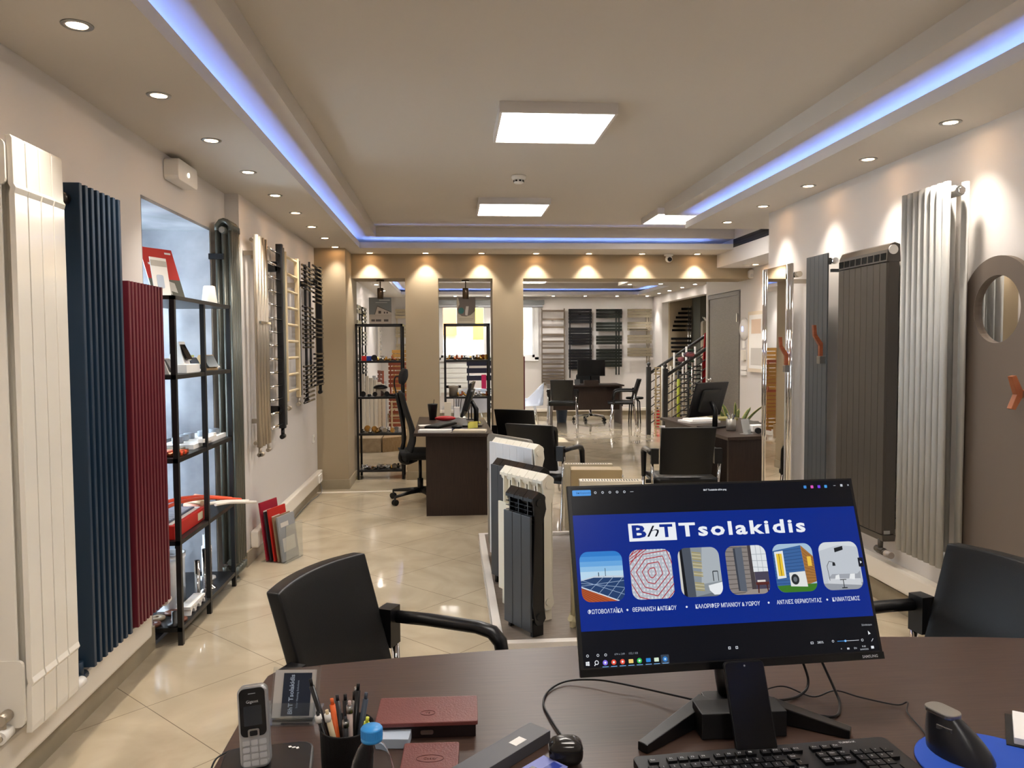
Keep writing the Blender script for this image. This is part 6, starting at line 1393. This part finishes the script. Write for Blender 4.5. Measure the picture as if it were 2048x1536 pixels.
# wallets
wl = mat('burgundy_leather', '6E3A38', .38, bump=.25, bscale=300, col2='7A423E', nscale=3)
wd = mat('dark_lining', '1B0D0D', .5)
t = thing('leather_case', 'larger burgundy leather case lying closed on the foreground desk', 'leather case', (-.050, 1.505, TZ), -.02)
G().rbox(-.098, .096, -.055, .055, .024, .032, .004).build('cover', wl, t, bevel=.002); G().box(-.094, .092, -.05, .05, 0, .024).build('inner', wd, t, bevel=.001)
G().rbox(-.012, .012, -.0575, -.055, .010, .018, .003, 3, 'y').build('snap', alu, t)
g = G().tube([(.0+.014*math.cos(a), -.016+.010*math.sin(a), .0322) for a in [2*PI*k/20 for k in range(21)]], .0006, 5, caps=False); g.at((0, -.016, .0322)).text('TS', .009, 0, ext=.0003); g.build('embossed_emblem', mat('burgundy_emboss', '5C2E2C', .4), t)
t = thing('leather_case', 'smaller burgundy leather wallet below the larger case', 'leather case', (-.043, 1.345, TZ), -.04)
G().rbox(-.050, .050, -.075, .062, 0, .016, .005).build('cover', wl, t, bevel=.002)
g = G().tube([(.024*math.cos(a), .005+.012*math.sin(a), .0162) for a in [2*PI*k/20 for k in range(21)]], .0006, 5, caps=False); g.at((0, .005, .0162)).text('Caddy', .009, 0, ext=.0003); g.build('embossed_emblem', MATS['burgundy_emboss'], t)
# pen cup
random.seed(5)
pc = thing('pen_cup', 'black mesh pen cup full of pens behind the water bottle', 'pen cup', (-.180, 1.310, TZ))
meshm = mat('black_mesh', '0F0F11', .4, bump=.8, bscale=900)
G().lathe([(0, .001), (.042, .001), (.045, .100), (.0465, .102), (.045, .1035), (.0435, .102), (.0405, .004), (0, .004)], n=32).build('mesh_cup', meshm, pc)
pens = [((-.018, .004), (-.062, .026), .172, black, None), ((-.008, -.01), (-.030, -.012), .135, cream, whitep), ((-.014, .006), (-.026, .014), .142, mat('orange_pen', 'E2662A', .4), None), ((-.02, -.004), (-.046, -.006), .13, black, whitep),
        ((.004, .012), (.012, .026), .155, alu, black), ((.008, .01), (.016, .024), .162, black, None), ((.0, .0), (-.004, .012), .150, black, None), ((.014, .006), (.030, .014), .150, mat('slate_pen', '3C4654', .4), None), ((.01, -.006), (.005, -.004), .145, mat('pinkish_pen', 'B9A6A0', .4), alu),
        ((.018, -.008), (.034, -.008), .118, mat('lime_marker', 'D2DC4A', .4), None), ((-.002, -.014), (.0, -.018), .125, mat('dark_pen', '26262A', .4), alu), ((-.01, .016), (-.02, .032), .14, mat('dark_pen', '26262A'), None)]
for (a, b), (c, d), h, m, m2 in pens:
    g = G().cyl((a*.6, b*.6, .006), (c, d, h*.93), .0048, n=10).cyl((c, d, h*.93), (c*1.04, d*1.04, h*1.0), .003, n=8); p = g.build('pen', m, pc)
    if m2: G().cyl((c*.97, d*.97, h*.86), (c*1.02, d*1.02, h*.95), .0056, n=10).build('pen_cap', m2, p)
# business card holder
ch = thing('card_holder', 'clear acrylic card holder with dark blue business cards behind the handset', 'card holder', (-.318, 1.575, TZ), -.06)
CM = Matrix.Rotation(-.42, 4, 'X')
def cg(): g = G(); g.M = Matrix.Translation((0, -.03, .004)) @ CM; return g
cg().box(-.048, .048, .012, .0145, 0, .098).box(-.048, -.0455, -.014, .012, 0, .035).box(.0455, .048, -.014, .012, 0, .035).box(-.048, .048, -.0165, -.014, 0, .03).build('acrylic_back', acryl, ch)
G().box(-.048, .048, -.05, .04, 0, .003).build('acrylic_base', acryl, ch)
cg().box(-.040, .040, -.002, .011, .003, .092).build('card_stack', mat('pale_card_stack', 'B9B4AE', .6), ch)
g = cg(); g.box(-.022, .034, -.0035, -.002, .006, .086); g.m = 1; sv = g.M; g.M = sv @ Matrix.Translation((-.004, -.0038, .046)) @ Matrix.Rotation(PI/2, 4, 'X') @ Matrix.Rotation(PI/2, 4, 'Z'); g.text('BhT Tsolakidis', .0125, 1, bold=.0003); g.M = sv @ Matrix.Translation((.008, -.0038, .046)) @ Matrix.Rotation(PI/2, 4, 'X') @ Matrix.Rotation(PI/2, 4, 'Z'); g.text('Solar Heating Solutions', .0055, 1)
g.build('business_card', [mat('navy_card', '1A2436', .4), mat('card_print', '9FB0C6', .5)], ch)
tag(G().at((-.112, 1.44, TZ), rz=-.1).box(-.03, .03, -.02, .02, 0, .018).build('eraser_box', [mat('pale_blue_print', 'B9C6D6')], bevel=.001), 'small blue and white box right of the pen cup, behind the bottle', 'box')
# handset on cradle
cr_ = thing('phone_cradle', 'flat black charging cradle under the cordless handset', 'phone cradle', (-.325, 1.335, TZ), .12)
G().rbox(-.075, .080, -.055, .085, 0, .020, .025).build('cradle_body', mat('cradle_black', '141416', .35), cr_, bevel=.004)
g = G(); g.at((.045, .062, .0203), rz=.3).box(-.008, .008, -.002, .002, 0, .0006).box(-.008, -.003, -.002, .008, 0, .0006).box(.003, .008, -.008, .002, 0, .0006); g.build('cradle_logo', paper, cr_)
hs = thing('cordless_handset', 'silver and black cordless telephone handset standing in its cradle', 'telephone', (-.338, 1.335, TZ+.0212), .10)
HM = Matrix.Rotation(math.radians(-13), 4, 'X') @ Matrix.Rotation(math.radians(-4), 4, 'Y')
def hg(d=0): g = G(); g.M = HM @ Matrix.Translation((0, -d, 0)); return g
hg().rbox(-.025, .025, -.0, .022, .0, .135, .012, 5, 'y').build('handset_body', mat('handset_silver', 'B4B5B6', .3, .6), hs, bevel=.003)
hg(.0004).rbox(-.0215, .0215, -.001, .0, .052, .131, .009, 5, 'y').build('front_glass', mat('handset_black', '08090B', .1), hs)
hg(.0015).box(-.015, .015, -.0004, 0, .070, .102).build('display', mat('lcd_dark', '2B2F35', .15), hs)
g = hg(.002); sv = g.M; g.M = sv @ Matrix.Translation((0, 0, .109)) @ Matrix.Rotation(PI/2, 4, 'X'); g.text('Gigaset', .0068, 0); g.M = sv; g.box(-.006, .006, 0, .0003, .122, .1228); g.build('handset_lettering', mat('handset_print', 'C4C6C8', .4), hs)
g = hg(.002); g.rbox(-.0095, .0095, -.0012, 0, .051, .0645, .003, 3, 'y'); g.build('navigation_key', alu, hs); hg(.0034).rbox(-.0065, .0065, -.0004, 0, .0535, .062, .002, 3, 'y').build('navigation_centre', MATS['handset_black'], hs)
for r in range(4):
    for c in range(3): hg(.0004).rbox(-.0195+.0137*c, -.0075+.0137*c, -.0018, 0, .038-.011*r, .0465-.011*r, .002, 3, 'y').build('key', mat('handset_key', 'C9CACB', .35, .3), hs)
tag(G().tube(spline([(-.385, 1.415, TZ+.006), (-.40, 1.43, TZ+.006), (-.418, 1.42, TZ+.004), (-.426, 1.39, TZ+.003), (-.433, 1.37, .70), (-.436, 1.36, .60)], 6), .0018, 6).build('phone_cable', black), 'thin black telephone cable dropping over the left desk edge', 'cable')
# bottle
bt = thing('water_bottle', 'clear plastic water bottle with a bright blue cap at the bottom edge', 'bottle', (-.110, 1.035, TZ))
prof = [(.028, .001), (.031, .004), (.031, .03)] + [(.031-.0012*(k % 2), .03+.008*k) for k in range(1, 14)] + [(.031, .142), (.0315, .15), (.030, .168), (.0255, .188), (.0185, .203), (.0125, .211), (.0118, .214), (.0118, .224)]
pet = mat('clear_pet', 'F4F8FA', .02, trans=1, ior=1.15)
G().lathe(prof + [(r-.0006, z) for r, z in prof[::-1]], n=40).build('bottle_body', pet, bt)
g = G().lathe([(.0142, .214), (.0145, .216), (.0145, .2175), (.0142, .2185), (.0142, .219), (.0142, .230), (.013, .232), (0, .2322)], n=40)
for k in range(36): a = 2*PI*k/36; g.at(rz=a).box(.0138, .0147, -.0005, .0005, .2195, .2300)
g.build('cap', mat('cap_blue', '3A9BE4', .35), bt)
g = G().lathe([(0, .003), (.0285, .003), (.0295, .03), (.0295, .148), (0, .148)], n=32); g.build('water', mat('water', 'FFFFFF', 0, trans=1, ior=1.33), bt)
# notebook right
t = thing('notebook', 'black notebook with a white page at the right edge of the foreground desk', 'notebook', (1.13, 1.325, TZ), -.62)
G().box(-.10, .10, -.07, .07, 0, .006).build('cover', black, t, bevel=.001); G().box(-.088, .095, -.062, .062, .006, .018).build('pages', paper, t, bevel=.001)
